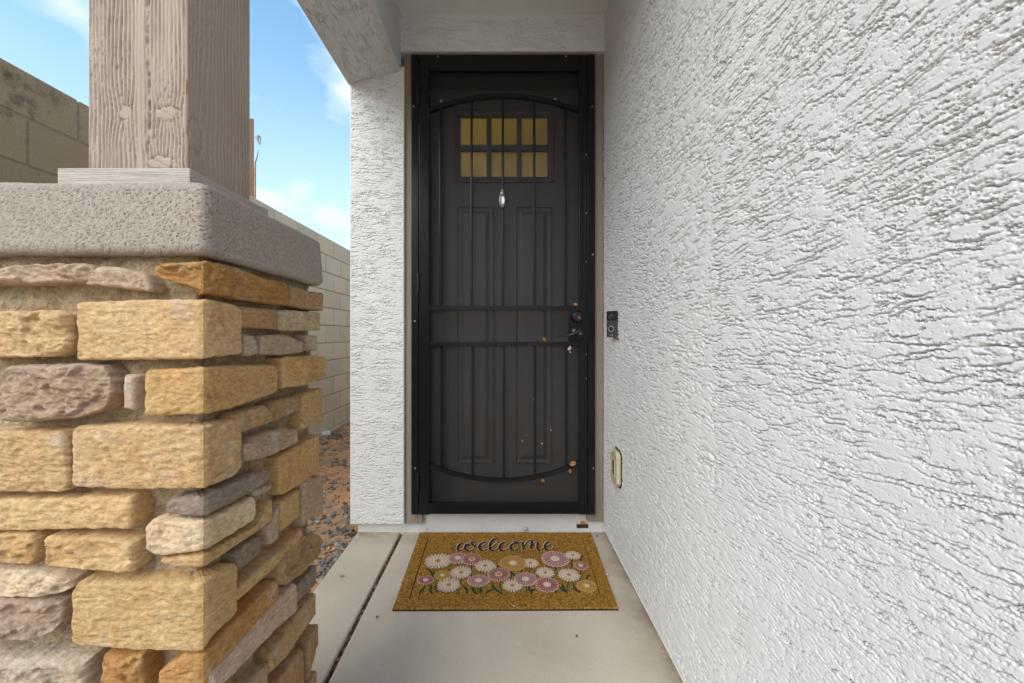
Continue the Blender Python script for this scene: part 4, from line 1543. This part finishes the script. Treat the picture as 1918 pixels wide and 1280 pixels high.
def build_gravel():
    rs = np.random.RandomState(4)
    n = 26000
    x = rs.uniform(-1.95, -0.79, n)
    y = 1.0 + 4.4 * rs.rand(n) ** 1.4
    dens = fbm(x * 2.2, y * 1.5, 3, 91) + 0.55 * np.exp(-((x + 0.80) / 0.30) ** 2) + 0.10 + 0.55 * sstep(2.7, 1.9, y) - 0.16 * sstep(2.2, 3.4, y) + 0.5 * sstep(-1.65, -1.95, x)
    keep = rs.rand(n) < np.clip(dens * 0.5, 0.02, 1)
    x, y = x[keep], y[keep]
    n = len(x)
    size = 0.0055 + 0.010 * rs.rand(n) ** 2.4
    z = -0.056 + 0.016 * fbm(x * 3, y * 3, 4, 60) + 0.02 * sstep(-1.6, -1.98, x) + size * 0.35
    pal = np.array([(0.15, 0.16, 0.17), (0.20, 0.21, 0.22), (0.28, 0.27, 0.26), (0.11, 0.12, 0.13), (0.45, 0.38, 0.29), (0.48, 0.28, 0.14)])
    ci = rs.choice(6, n, p=[0.27, 0.25, 0.17, 0.14, 0.10, 0.07])
    cols = pal[ci] * rs.uniform(0.7, 1.3, (n, 1))
    o = scatter('gravel', np.stack([x, y, z], 1), size, cols, (1.1, 1.0, 0.7), 5)
    tag(o, 'loose slate-grey gravel strewn over red dirt beside the walk', 'gravel', kind='stuff')
    # leaf litter: small flat chips along the wall foot and by the slab
    n = 900
    x = np.where(rs.rand(n) < 0.5, rs.uniform(-1.98, -1.6, n), rs.uniform(-1.6, -0.81, n))
    y = rs.uniform(1.2, 5.3, n)
    z = -0.048 + 0.016 * fbm(x * 3, y * 3, 4, 60) + 0.02 * sstep(-1.6, -1.98, x)
    pal = np.array([(0.20, 0.11, 0.06), (0.13, 0.08, 0.05), (0.36, 0.22, 0.11), (0.42, 0.30, 0.18)])
    cols = pal[rs.choice(4, n)] * rs.uniform(0.7, 1.2, (n, 1))
    o = scatter('leaf_litter', np.stack([x, y, z], 1), 0.008 + 0.012 * rs.rand(n), cols, (1.5, 0.6, 0.12), 6)
    tag(o, 'dry brown leaf litter along the foot of the block wall', 'leaf litter', kind='stuff')
    # debris packed in the slab joint
    n = 2600
    y = rs.uniform(0.3, 2.155, n)
    x = -0.553 + rs.uniform(-0.007, 0.007, n)
    z = -0.022 + rs.uniform(-0.012, 0.012, n)
    pal = np.array([(0.10, 0.055, 0.03), (0.16, 0.09, 0.05), (0.30, 0.20, 0.11), (0.07, 0.05, 0.04)])
    cols = pal[rs.choice(4, n, p=[0.4, 0.3, 0.12, 0.18])] * rs.uniform(0.7, 1.2, (n, 1))
    o = scatter('joint_debris', np.stack([x, y, z], 1), 0.0035 + 0.004 * rs.rand(n), cols, (1.3, 0.8, 0.5), 8)
    tag(o, 'crumbled leaves and grit packed in the slab joint', 'debris', kind='stuff')


build_gravel()

# ================================================================== DOOR MAT
ZM = 0.012
mat_t = thing('door_mat', 'brown coir welcome mat printed with daisies in front of the door', 'door mat', (0.01, 1.85, 0.0))


def on_mat(x, y, z=ZM):
    Y = F * (CAM_Z - z) / (y - VPY)
    return Vector(((x - VPX) / F * Y, Y, z))


def build_mat():
    BL, BR, FR, FL = on_mat(786, 997), on_mat(1107, 997), on_mat(1158, 1138.5), on_mat(735, 1140)
    # keep the far edge just clear of the curb
    def q(u, v):
        a = BL.lerp(BR, u)
        b = FL.lerp(FR, u)
        return b.lerp(a, v)

    def panel(name, loops, mat):
        bm = bmesh.new()
        rings = []
        for (u0, v0, z) in loops:
            ring = []
            for (u, v) in ((u0, v0), (1 - u0, v0), (1 - u0, 1 - v0), (u0, 1 - v0)):
                p = q(u, v)
                ring.append(bm.verts.new((p.x, p.y, z)))
            rings.append(ring)
        for a, b in zip(rings[:-1], rings[1:]):
            for k in range(4):
                bm.faces.new((a[k], a[(k + 1) % 4], b[(k + 1) % 4], b[k]))
        return bm, rings
    bm, rg = panel('b', [(0.0, 0.0, 0.0005), (-0.001, -0.0015, 0.005), (0.0, 0.0, 0.0052)], None)
    bm.faces.new(rg[-1])
    bobj('rubber_backing', bm, M['coir_edge'], mat_t)
    bm, rg = panel('b', [(0.002, 0.003, 0.0053), (0.002, 0.003, ZM - 0.001), (0.004, 0.006, ZM), (0.058, 0.088, ZM), (0.061, 0.0915, ZM - 0.006)], None)
    bobj('mat_border', bm, M['coir'], mat_t)
    bm, rg = panel('b', [(0.0625, 0.094, ZM - 0.006), (0.0645, 0.097, ZM), (0.07, 0.105, ZM + 0.0003)], None)
    bm.faces.new(rg[-1])
    bobj('mat_field', bm, M['coir'], mat_t)

    Zp = lambda x, y: (730 + x / 4.359, 990 + y / 4.359)
    fl = [(393, 268, 110, 'c'), (557, 247, 78, 'p'), (670, 260, 82, 'r'), (780, 310, 88, 'c'), (1005, 290, 110, 'g'), (1148, 285, 68, 'c'),
          (1350, 253, 113, 'p'), (1495, 228, 65, 'c'), (1560, 308, 57, 'r'), (582, 367, 90, 'c'), (430, 385, 72, 'g'), (293, 428, 68, 'r'),
          (482, 472, 98, 'c'), (725, 430, 92, 'p'), (890, 382, 90, 'r'), (1000, 470, 83, 'c'), (1110, 420, 92, 'p'), (1285, 468, 97, 'r'),
          (1270, 365, 78, 'c'), (1463, 388, 92, 'c'), (1607, 472, 82, 'g')]
    rr = random.Random(5)
    base = Vector(mat_t.location)

    def poly(bm, pts, z, mi):
        vs = [bm.verts.new((p[0], p[1], z)) for p in pts]
        f = bm.faces.new(vs)
        f.material_index = mi
        f.normal_update()
        if f.normal.z < 0:
            f.normal_flip()

    def petal(c, a, r0, r1, w, n=7):
        d = Vector((math.cos(a), math.sin(a)))
        t = Vector((-d.y, d.x))
        L_ = []
        for k in range(n + 1):
            s = k / n
            hw = w * (0.35 + 0.65 * s) * math.sqrt(max(0.0, 1 - max(0, (s - 0.72) / 0.28) ** 2))
            L_.append((s, hw))
        left = [c + d * (r0 + (r1 - r0) * s) + t * hw for s, hw in L_]
        right = [c + d * (r0 + (r1 - r0) * s) - t * hw for s, hw in L_[:-1]][::-1]
        return left + right
    mats = {'c': ('gold', 'cream', 'gold'), 'p': ('cream', 'pink', 'cream'), 'r': ('cream', 'rose', 'gold'), 'g': ('goldline', 'gold', 'cream')}
    centre_cream = {17: 'cream', 11: 'cream', 8: 'cream'}
    for i, (cx, cy, rx, kind) in enumerate(fl):
        rx *= 1.07
        p = on_mat(*Zp(cx, cy))
        e = on_mat(*Zp(cx + rx, cy))
        r = (e - p).length
        if kind == 'c':
            r *= 0.97
        bm = bmesh.new()
        z = ZM + 0.0018 + (i * 7 % 5) * 0.0009
        c2 = Vector((p.x, p.y))
        npet = {'c': 19, 'p': 20, 'r': 20, 'g': 21}[kind] + (2 if rx > 95 else -2 if rx < 70 else 0)
        ph = rr.random()
        asp = 0.85 if i in (10, 11, 13) else 1.0
        for k in range(npet):
            a = 2 * math.pi * (k + ph) / npet
            w = math.pi * r / npet * 0.98
            rk = r * rr.uniform(0.92, 1.03)
            if kind == 'c':
                poly(bm, petal(c2, a, r * 0.2, rk, w * 0.62), z + 0.0004 + 0.0001 * (k % 2), 1)
            else:
                poly(bm, petal(c2, a, r * 0.12, rk, w * 0.98), z + 0.0001 * (k % 3), 0)
                poly(bm, petal(c2, a, r * 0.3, rk * 0.93, w * 0.74), z + 0.0005 + 0.0001 * (k % 2), 1)
        if kind == 'c':
            poly(bm, [c2 + Vector((math.cos(t), math.sin(t))) * r * 0.5 for t in np.linspace(0, 2 * math.pi, 20)[:-1]], z, 0)
        m3 = mats[kind]
        cm = centre_cream.get(i, m3[2])
        if kind != 'c':
            star = []
            for t in range(28):
                a = 2 * math.pi * t / 28
                star.append(c2 + Vector((math.cos(a), math.sin(a))) * r * (0.36 if t % 2 else 0.22))
            poly(bm, star, z + 0.0008, 0)
        poly(bm, [c2 + Vector((math.cos(t), math.sin(t))) * r * 0.2 for t in np.linspace(0, 2 * math.pi, 16)[:-1]], z + 0.0011, 2)
        # give the print a thickness
        ret = bmesh.ops.extrude_face_region(bm, geom=bm.faces[:])
        for v in [g for g in ret['geom'] if isinstance(g, bmesh.types.BMVert)]:
            v.co.z -= 0.0012
        bmesh.ops.recalc_face_normals(bm, faces=bm.faces[:])
        if asp != 1.0:
            for v in bm.verts:
                v.co.y = p.y + (v.co.y - p.y) * asp
        me = bpy.data.meshes.new('flower')
        bm.to_mesh(me)
        bm.free()
        o = mobj('flower', me, [M[m3[0]], M[m3[1]], M[cm]], mat_t)
        o['label'] = {'c': 'cream daisy print', 'p': 'pink daisy print', 'r': 'rose red daisy print', 'g': 'gold outlined daisy print'}[kind]

    def blade(x0, y0, x1, y1, w, mat, z):
        a, b = on_mat(*Zp(x0, y0)), on_mat(*Zp(x1, y1))
        d = Vector((b.x - a.x, b.y - a.y))
        t = Vector((-d.y, d.x)).normalized()
        bm = bmesh.new()
        L_, R_ = [], []
        for k in range(9):
            s = k / 8
            hw = w * math.sin(math.pi * min(1, 0.08 + 0.92 * s)) ** 0.8
            bow = t * 0.12 * d.length * math.sin(math.pi * s)
            c = Vector((a.x, a.y)) + d * s + bow
            L_.append(c + t * hw)
            R_.append(c - t * hw)
        poly(bm, L_ + R_[::-1], z, 0)
        ret = bmesh.ops.extrude_face_region(bm, geom=bm.faces[:])
        for v in [g for g in ret['geom'] if isinstance(g, bmesh.types.BMVert)]:
            v.co.z -= 0.0008
        bobj('leaf_print', bm, mat, mat_t)
    # stems
    for i, (cx, cy, rx, kind) in enumerate(fl):
        if cy < 300 and i not in (0, 6):
            y1 = cy + 150
        else:
            y1 = 530
        lean = rr.uniform(-25, 25)
        a, b = on_mat(*Zp(cx, cy)), on_mat(*Zp(cx + lean, y1))
        bm = bmesh.new()
        d = Vector((b.x - a.x, b.y - a.y))
        t = Vector((-d.y, d.x)).normalized() * 0.0024
        A2, B2 = Vector((a.x, a.y)), Vector((b.x, b.y))
        poly(bm, [A2 + t, B2 + t, B2 - t, A2 - t], ZM + 0.0007, 0)
        ret = bmesh.ops.extrude_face_region(bm, geom=bm.faces[:])
        for v in [g for g in ret['geom'] if isinstance(g, bmesh.types.BMVert)]:
            v.co.z -= 0.0006
        bobj('stem_print', bm, M['green' if i % 3 else 'green2'], mat_t)
    lv = [(240, 545, 310, 470, 1), (345, 540, 350, 455, 1), (290, 320, 350, 420, 1), (360, 350, 330, 440, 1), (395, 520, 385, 450, 1), (455, 330, 530, 310, 0),
          (600, 470, 630, 545, 1), (560, 540, 590, 430, 1), (670, 480, 690, 540, 1), (720, 540, 670, 475, 1), (780, 540, 860, 495, 1), (745, 540, 765, 470, 1),
          (700, 335, 745, 380, 0), (880, 300, 870, 340, 1), (925, 540, 830, 435, 1), (905, 520, 850, 460, 0), (985, 360, 1025, 405, 1), (1075, 370, 1085, 340, 1), (1160, 395, 1225, 330, 0),
          (1150, 540, 1200, 490, 1), (1160, 530, 1140, 470, 1), (1270, 295, 1310, 340, 1), (1350, 350, 1390, 305, 1), (1330, 420, 1440, 320, 0), (1360, 440, 1330, 350, 1),
          (1455, 530, 1385, 470, 1), (1450, 520, 1410, 440, 1), (1475, 530, 1480, 440, 0), (1470, 285, 1540, 350, 1), (1560, 270, 1590, 220, 1), (1580, 270, 1560, 235, 0),
          (1565, 420, 1600, 345, 0), (1550, 530, 1500, 445, 1), (1610, 430, 1640, 375, 1), (1365, 535, 1360, 480, 1), (545, 540, 570, 500, 0), (1075, 540, 1085, 490, 0), (640, 385, 690, 350, 0)]
    for k, (x0, y0, x1, y1, g) in enumerate(lv):
        blade(x0, y0, x1, y1, 0.0052 if g else 0.0044, M['green' if g else 'green2'], ZM + 0.0011 + 0.0002 * (k % 3))

    # lettering: welcome, brush script
    S9 = 9.59
    strokes = [
        [(208, 172), (150, 195), (115, 250), (125, 292), (175, 296), (228, 262), (255, 215), (285, 188), (305, 195), (296, 215)],
        [(275, 190), (246, 240), (262, 290), (325, 309), (388, 285), (424, 235), (420, 175), (390, 148), (364, 158), (372, 190), (410, 225), (450, 240), (492, 243)],
        [(492, 243), (560, 226), (612, 195), (618, 168), (575, 160), (525, 190), (502, 240), (520, 285), (580, 300), (640, 285), (690, 262)],
        [(690, 262), (755, 225), (815, 165), (828, 112), (795, 92), (745, 112), (702, 175), (688, 240), (705, 288), (765, 304), (815, 285), (850, 255)],
        [(985, 212), (1006, 182), (980, 156), (925, 168), (878, 215), (864, 265), (895, 302), (955, 304), (1015, 275), (1050, 250)],
        [(1160, 172), (1100, 190), (1062, 235), (1072, 280), (1125, 301), (1172, 285), (1200, 235), (1192, 188), (1150, 165), (1115, 148), (1150, 148), (1205, 168), (1262, 163)],
        [(1262, 163), (1282, 190), (1290, 235), (1298, 284)],
        [(1300, 270), (1322, 210), (1368, 145), (1415, 122), (1442, 145), (1442, 200), (1418, 262)],
        [(1420, 258), (1462, 205), (1512, 165), (1545, 172), (1545, 220), (1545, 270), (1585, 300), (1635, 280), (1690, 240)],
        [(1690, 240), (1745, 212), (1782, 182), (1770, 154), (1725, 160), (1686, 205), (1682, 258), (1720, 297), (1780, 296), (1830, 262), (1842, 212)],
    ]

    def catmull(p, n=9):
        p = [Vector(x) for x in p]
        p = [p[0] * 2 - p[1]] + p + [p[-1] * 2 - p[-2]]
        out = []
        for i in range(1, len(p) - 2):
            for k in range(n):
                t = k / n
                a, b, c, d = p[i - 1], p[i], p[i + 1], p[i + 2]
                out.append(0.5 * ((2 * b) + (c - a) * t + (2 * a - 5 * b + 4 * c - d) * t * t + (3 * b - a - 3 * c + d) * t ** 3))
        out.append(p[-2])
        return out

    def letters(off, z, extra, mat, name):
        bm = bmesh.new()
        for st in strokes:
            pts = catmull(st)
            wd = []
            for i in range(len(pts)):
                d = (pts[min(i + 1, len(pts) - 1)] - pts[max(i - 1, 0)])
                d = d.normalized() if d.length > 0 else Vector((1, 0))
                wd.append(12 + 32 * max(0.0, d.y) ** 1.1 + extra)
            # smooth widths
            wd = [sum(wd[max(0, i - 3):i + 4]) / len(wd[max(0, i - 3):i + 4]) for i in range(len(wd))]
            L_, R_ = [], []
            for i, p in enumerate(pts):
                d = (pts[min(i + 1, len(pts) - 1)] - pts[max(i - 1, 0)])
                d = d.normalized() if d.length > 0 else Vector((1, 0))
                nrm = Vector((-d.y, d.x))
                for lst, sg in ((L_, 1), (R_, -1)):
                    qv = p + nrm * wd[i] * 0.5 * sg + Vector(off)
                    m = on_mat(845 + qv.x / S9, 1000 + qv.y / S9)
                    lst.append(bm.verts.new((m.x, m.y, z)))
            for i in range(len(pts) - 1):
                bm.faces.new((L_[i], L_[i + 1], R_[i + 1], R_[i]))
            for v in L_ + R_:
                pass
            z += 0.00012
        ret = bmesh.ops.extrude_face_region(bm, geom=bm.faces[:])
        for v in [g for g in ret['geom'] if isinstance(g, bmesh.types.BMVert)]:
            v.co.z -= 0.0012
        return bobj(name, bm, mat, mat_t)
    letters((-6, -5), ZM + 0.0012, 2, M['cream'], 'lettering_highlight')
    letters((4, 3), ZM + 0.0021, 0, M['ink'], 'lettering')


build_mat()

# ================================================================== DOORBELL, WALL BOX
def build_doorbell():
    A = Vector((0.502, 1.916, 0))
    d = Vector((0.7071, -0.7071, 0))
    nrm = Vector((-0.7071, -0.7071, 0))
    W, z0, z1 = 0.062, PZ(632, 1.895), PZ(582.5, 1.895)
    t = thing('doorbell', 'black video doorbell on an angled mount on the white stucco wall', 'doorbell', (WX, 1.89, z0))

    def pr(name, u0, u1, za, zb, n0, n1, mat, bev=0.002, parent=None):
        bm = bmesh.new()
        vs = []
        for zz in (za, zb):
            for (u, n) in ((u0, n1), (u1, n1), (u1, n0), (u0, n0)):
                p = A + d * u + nrm * n
                vs.append(bm.verts.new((p.x, p.y, zz)))
        for f in ((0, 1, 2, 3), (4, 5, 6, 7), (0, 1, 5, 4), (1, 2, 6, 5), (2, 3, 7, 6), (3, 0, 4, 7)):
            bm.faces.new([vs[i] for i in f])
        return bobj(name, bm, mat, parent or t, bevel=bev)
    zm = z0 + (z1 - z0) * 0.63
    pr('body', 0, W, z0, z1, -0.022, -0.001, M['black_satin'], 0.003)
    top = pr('camera_panel', 0.001, W - 0.001, zm + 0.0005, z1 - 0.001, -0.001, 0.002, M['black'], 0.001)
    low = pr('button_panel', 0.001, W - 0.001, z0 + 0.001, zm - 0.0005, -0.001, 0.0015, M['black_satin'], 0.001)
    # wedge that turns the bell towards the visitor
    bm = bmesh.new()
    p1, p2 = A + d * 0.004 + nrm * -0.0222, A + d * (W - 0.002) + nrm * -0.0222
    poly = [(p1.x, p1.y), (p2.x, p2.y), (WX - 0.001, p2.y - 0.006), (WX - 0.001, p1.y + 0.03)]
    lo = [bm.verts.new((x, y, z0 + 0.004)) for x, y in poly]
    hi = [bm.verts.new((x, y, z1 - 0.004)) for x, y in poly]
    bm.faces.new(lo)
    bm.faces.new(hi)
    for k in range(4):
        bm.faces.new((lo[k], lo[(k + 1) % 4], hi[(k + 1) % 4], hi[k]))
    bobj('wedge', bm, M['black_satin'], t, bevel=0.001)

    def disc(name, u, z, rings, mat, parent, n=24):
        bm = bmesh.new()
        c = A + d * u
        prev = None
        first = None
        for r, nn in rings:
            ring = []
            for k in range(n):
                a = 2 * math.pi * k / n
                p = c + d * (math.cos(a) * r) + nrm * nn
                ring.append(bm.verts.new((p.x, p.y, z + math.sin(a) * r)))
            if prev:
                for k in range(n):
                    bm.faces.new((prev[k], prev[(k + 1) % n], ring[(k + 1) % n], ring[k]))
            else:
                first = ring
            prev = ring
        if rings[-1][0] != rings[0][0]:
            bm.faces.new(prev)
        else:
            pass
        return bobj(name, bm, mat, parent, smooth=True)
    disc('lens_ring', 0.026, zm + (z1 - zm) * 0.40, [(0.013, 0.002), (0.0125, 0.004), (0.010, 0.0045), (0.009, 0.003)], M['black_satin'], top)
    disc('lens', 0.026, zm + (z1 - zm) * 0.40, [(0.008, 0.0032), (0.007, 0.0055), (0.004, 0.0068), (0.001, 0.007)], M['black'], top)
    disc('button', 0.026, z0 + 0.041, [(0.0105, 0.0015), (0.0105, 0.003), (0.009, 0.0036), (0.001, 0.0036)], M['black'], low)
    # pale ring round the button
    bm = bmesh.new()
    c = A + d * 0.026
    n = 28
    rr_ = []
    for r, nn in ((0.0142, 0.0012), (0.0138, 0.0026), (0.0118, 0.0026), (0.0114, 0.0012)):
        rr_.append([bm.verts.new(((c + d * (math.cos(2 * math.pi * k / n) * r) + nrm * nn).x, (c + d * (math.cos(2 * math.pi * k / n) * r) + nrm * nn).y,
                                  z0 + 0.041 + math.sin(2 * math.pi * k / n) * r)) for k in range(n)])
    for a, b in zip(rr_[:-1], rr_[1:]):
        for k in range(n):
            bm.faces.new((a[k], a[(k + 1) % n], b[(k + 1) % n], b[k]))
    bobj('button_ring', bm, M['ringlight'], low)
    # tiny maker's word
    cu = bpy.data.curves.new('wordmark', 'FONT')
    cu.body = 'ring'
    cu.size = 0.0085
    cu.extrude = 0.0002
    cu.align_x = 'CENTER'
    tmp = bpy.data.objects.new('wordmark_text', cu)
    C.collection.objects.link(tmp)
    dg = bpy.context.evaluated_depsgraph_get()
    me = bpy.data.meshes.new_from_object(tmp.evaluated_get(dg))
    bpy.data.objects.remove(tmp)
    for v in me.vertices:
        x, y, z = v.co
        p = A + d * (0.030 + x) + nrm * (0.0018 + z)
        v.co = (p.x, p.y, z0 + 0.008 + y)
    me.materials.append(M['ringlight'])
    o = bpy.data.objects.new('wordmark', me)
    o.location = -(Vector(low.location) + Vector(t.location))
    link(o, low)
    # rust-brown wire end poking out below
    bm = bmesh.new()
    tube(bm, [(WX - 0.012, 1.862, z0 + 0.003), (WX - 0.010, 1.858, z0 - 0.006), (WX - 0.004, 1.858, z0 - 0.012)], [0.0045, 0.005, 0.003], 7)
    bobj('wire_end', bm, M['leaf_brown'], t)


build_doorbell()


def build_wall_box():
    y0, y1 = 1.815, 1.915
    z0, z1 = PZ(915, 1.815), PZ(850, 1.815)
    xf = 0.522
    t = thing('wall_box', 'small beige plastic box with a dark slot low on the white wall', 'wall box', (WX, 1.86, z0))
    bm = bmesh.new()
    # body as a chamfered octagon-cornered slab
    ch = 0.018
    prof = [(y0 + ch, z0), (y1 - ch, z0), (y1, z0 + ch), (y1, z1 - ch), (y1 - ch, z1), (y0 + ch, z1), (y0, z1 - ch), (y0, z0 + ch)]
    cyy, czz = (y0 + y1) / 2, (z0 + z1) / 2
    rings = []
    for x, sc in ((WX + 0.006, 1.02), (xf + 0.006, 1.0), (xf, 0.93)):
        rings.append([bm.verts.new((x, cyy + (y - cyy) * sc, czz + (z - czz) * sc)) for y, z in prof])
    for a, b in zip(rings[:-1], rings[1:]):
        for k in range(8):
            bm.faces.new((a[k], a[(k + 1) % 8], b[(k + 1) % 8], b[k]))
    bm.faces.new(rings[-1])
    bobj('body', bm, M['beige'], t, bevel=0.0015)
    box_obj('slot', xf - 0.0008, xf + 0.004, 1.850, 1.885, z0 + 0.045, z1 - 0.045, M['slot'], t, bevel=0.0004, seg=1)
    bm = bmesh.new()
    last = []
    fx = xf - 0.0005
    for ins, x in ((0, fx + 0.002), (0.001, fx - 0.002), (0.004, fx - 0.002), (0.005, fx + 0.002)):
        last.append([bm.verts.new(p) for p in ((x, 1.845 + ins, z0 + 0.040 + ins), (x, 1.890 - ins, z0 + 0.040 + ins), (x, 1.890 - ins, z1 - 0.040 - ins), (x, 1.845 + ins, z1 - 0.040 - ins))])
    for a, b in zip(last[:-1], last[1:]):
        for k in range(4):
            bm.faces.new((a[k], a[(k + 1) % 4], b[(k + 1) % 4], b[k]))
    bobj('slot_frame', bm, M['beige'], t)
    # gap of broken caulk round it
    bm = bmesh.new()
    rg = []
    for sc, x in ((1.10, WX + 0.002), (1.10, WX - 0.004), (1.0, WX - 0.0045)):
        rg.append([bm.verts.new((x, cyy + (y - cyy) * sc, czz + (z - czz) * sc)) for y, z in prof])
    for a, b in zip(rg[:-1], rg[1:]):
        for k in range(8):
            bm.faces.new((a[k], a[(k + 1) % 8], b[(k + 1) % 8], b[k]))
    bobj('caulk', bm, M['slot'], t)


build_wall_box()

# ================================================================== SMALL LOOSE THINGS
def leaf(loc, rot, size, label, mat='leaf', curl=0.25):
    size *= 0.8
    bm = bmesh.new()
    n = 7
    cols_ = []
    for i in range(n):
        s = i / (n - 1)
        w = 0.34 * math.sin(math.pi * (0.04 + 0.93 * s)) ** 0.8
        zc = curl * (s - 0.5) ** 2
        cols_.append([bm.verts.new(((s - 0.5) * size, k * w * size, (zc + 0.10 * abs(k)) * size)) for k in (-1, -0.5, 0, 0.5, 1)])
    for a, b in zip(cols_[:-1], cols_[1:]):
        for k in range(4):
            bm.faces.new((a[k], a[k + 1], b[k + 1], b[k]))
    r = bmesh.ops.extrude_face_region(bm, geom=bm.faces[:])
    for v in [g for g in r['geom'] if isinstance(g, bmesh.types.BMVert)]:
        v.co.z += 0.0006
    o = bobj('dry_leaf', bm, M[mat], None, smooth=True)
    o.location = loc
    o.rotation_euler = rot
    tag(o, label, 'leaf', 'dry leaves blown against the entry')
    return o


yl = YS + 0.004
leaf(Vector((PX(1078, YS), yl, PZ(570.5, YS))), (1.2, 0.2, 0), 0.030, 'orange dry leaf lodged on the rail just above the deadbolt')
leaf(Vector((PX(1019, YS), yl, PZ(636, YS))), (1.35, 0.9, 0.3), 0.034, 'orange dry leaf standing on the rail left of the lever handle')
leaf(Vector((PX(1073, YS), yl - 0.001, PZ(869, YS))), (1.2, -0.3, 0.1), 0.046, 'large crumpled orange leaf on the right end of the lower bowed rail')
leaf(Vector((PX(1067, YS), yl - 0.008, PZ(882, YS))), (1.4, 1.2, 0.2), 0.03, 'orange leaf hanging from the right end of the lower bowed rail')
leaf(Vector((PX(1017, YS), yl + 0.012, PZ(902, YS))), (1.4, 0.7, 0.1), 0.030, 'orange leaf caught in the screen below the lower bowed rail')
leaf(Vector((PX(1091, 2.16), 2.158, PZ(979, 2.16))), (1.3, 0.1, 0.1), 0.036, 'orange brown leaf on the curb above the black slot', curl=0.5)
p = on_mat(1072, 1010, ZM + 0.003)
leaf(p, (0.1, 0.1, 2.2), 0.026, 'small green leaf lying on the far right of the mat', 'leaf_green')
p = on_mat(848, 1028, ZM + 0.003)
leaf(p, (0.1, 0, 0.6), 0.026, 'thin dark brown leaf on the mat left of the lettering', 'leaf_brown')
p = on_mat(1092, 1011, ZM + 0.003)
leaf(p, (0.1, 0, 1.9), 0.020, 'small rust leaf at the mat corner nearest the white wall', 'leaf')
leaf(on_mat(1118, 1005, 0.004), (0.1, 0, 1.2), 0.022, 'brown leaf on the concrete between mat and white wall', 'leaf_brown')
leaf(on_mat(640, 1080, 0.004), (0.1, 0, 0.2), 0.024, 'tan curled leaf on the narrow walkway slab', 'leaf')
leaf(on_mat(1080, 1192, 0.004), (0.2, 0, 1.0), 0.014, 'tiny dark leaf on the open concrete in front of the mat', 'leaf_brown')
leaf(on_mat(706, 1156, 0.004), (0.2, 0, 0.9), 0.014, 'tiny dark leaf beside the slab joint near the mat corner', 'leaf_brown')
leaf(on_mat(655, 1003, -0.045), (0.5, 0.3, 0.7), 0.045, 'rust leaf at the gravel corner under the white jamb wall', 'leaf_brown')
leaf(on_mat(661, 996, -0.040), (0.7, 0.2, 1.6), 0.05, 'brown curled leaf leaning on the foundation beside the gravel', 'leaf_brown')


def pebble(loc, size, label, name='pebble', mat='pebble', flat=0.7):
    bm = bmesh.new()
    bmesh.ops.create_icosphere(bm, subdivisions=2, radius=1)
    s = rng.random() * 9
    for v in bm.verts:
        k = 1 + 0.25 * math.sin(v.co.x * 3 + s) * math.cos(v.co.y * 2.4 - s) + 0.1 * math.sin(v.co.z * 6 + s)
        v.co = v.co * k * size
        v.co.z *= flat
        v.co.x *= 1.3
    o = bobj(name, bm, M[mat], None, smooth=True)
    o.location = loc
    tag(o, label, 'pebble')
    return o


pebble((PX(983, 2.158), 2.156, ZM + 0.010), 0.011, 'grey pebble leaning on the curb behind the mat')
pebble(on_mat(769, 1139.5, 0.006), 0.006, 'tiny white pebble at the near left edge of the mat')
pebble(on_mat(961, 1137, 0.008), 0.008, 'white pebble at the middle of the mat near edge')
pebble(on_mat(1137, 1076, 0.005), 0.007, 'white pebble on concrete at the right edge of the mat')
pebble(on_mat(752, 1089, 0.005), 0.006, 'white pebble on concrete at the left edge of the mat')
pebble(Vector((PX(609, 4.4), 4.4, -0.02)), 0.045, 'white lump of rubble by the foot of the block wall', 'rubble', 'white')

# cobweb tuft by the lock
bm = bmesh.new()
c = Vector((PX(1067, YS), YS - 0.006, PZ(655, YS)))
rw = random.Random(3)
for k in range(9):
    a = rw.random() * 6.28
    p = c + Vector((rw.uniform(-0.006, 0.006), rw.uniform(-0.004, 0.003), rw.uniform(-0.014, 0.014)))
    tube(bm, [p, p + Vector((math.cos(a) * 0.005, 0, math.sin(a) * 0.005)), p + Vector((math.cos(a) * 0.009, 0.002, math.sin(a) * 0.009))], [0.0022, 0.0028, 0.001], 6)
o = bobj('cobweb', bm, M['white'], None, smooth=True)
tag(o, 'small white cobweb tuft hanging below the lock of the barred door', 'cobweb')

# post and dead stalk beyond the block wall
YP = 3.9
t = thing('wooden_stake', 'narrow rusty brown stake rising beyond the block wall beside the post', 'stake', (PX(474, YP), YP, 0.0))
bm = bmesh.new()
box(bm, PX(466, YP), PX(474.5, YP), YP, YP + 0.012, -0.05, PZ(222, YP))
bobj('stake', bm, M['stake'], t, bevel=0.004)
bm = bmesh.new()
p0 = Vector((PX(478, YP), YP - 0.05, -0.05))
tube(bm, [p0, P(478, 420, YP - 0.05), P(477.5, 330, YP - 0.05), P(478, 305, YP - 0.05), P(481.5, 295, YP - 0.05), P(483.5, 282, YP - 0.05)],
     [0.012, 0.011, 0.010, 0.007, 0.006, 0.004], 8)
so = bobj('dead_stalk', bm, M['stalk'], None, smooth=True)
tag(so, 'thin dead stalk forking up beyond the block wall', 'stalk')
bm = bmesh.new()
tube(bm, [P(474, 258, YP), P(480, 257, YP), P(484, 254, YP - 0.02), P(487.5, 257, YP - 0.02), P(488, 266, YP - 0.02), P(485.5, 271, YP - 0.02)],
     [0.004, 0.004, 0.008, 0.007, 0.005, 0.007], 7)
tube(bm, [P(484, 254, YP - 0.02), P(482.5, 262, YP - 0.03), P(484.5, 268, YP - 0.03)], [0.009, 0.010, 0.003], 7)
bobj('hook', bm, M['stalk'], t, smooth=True)
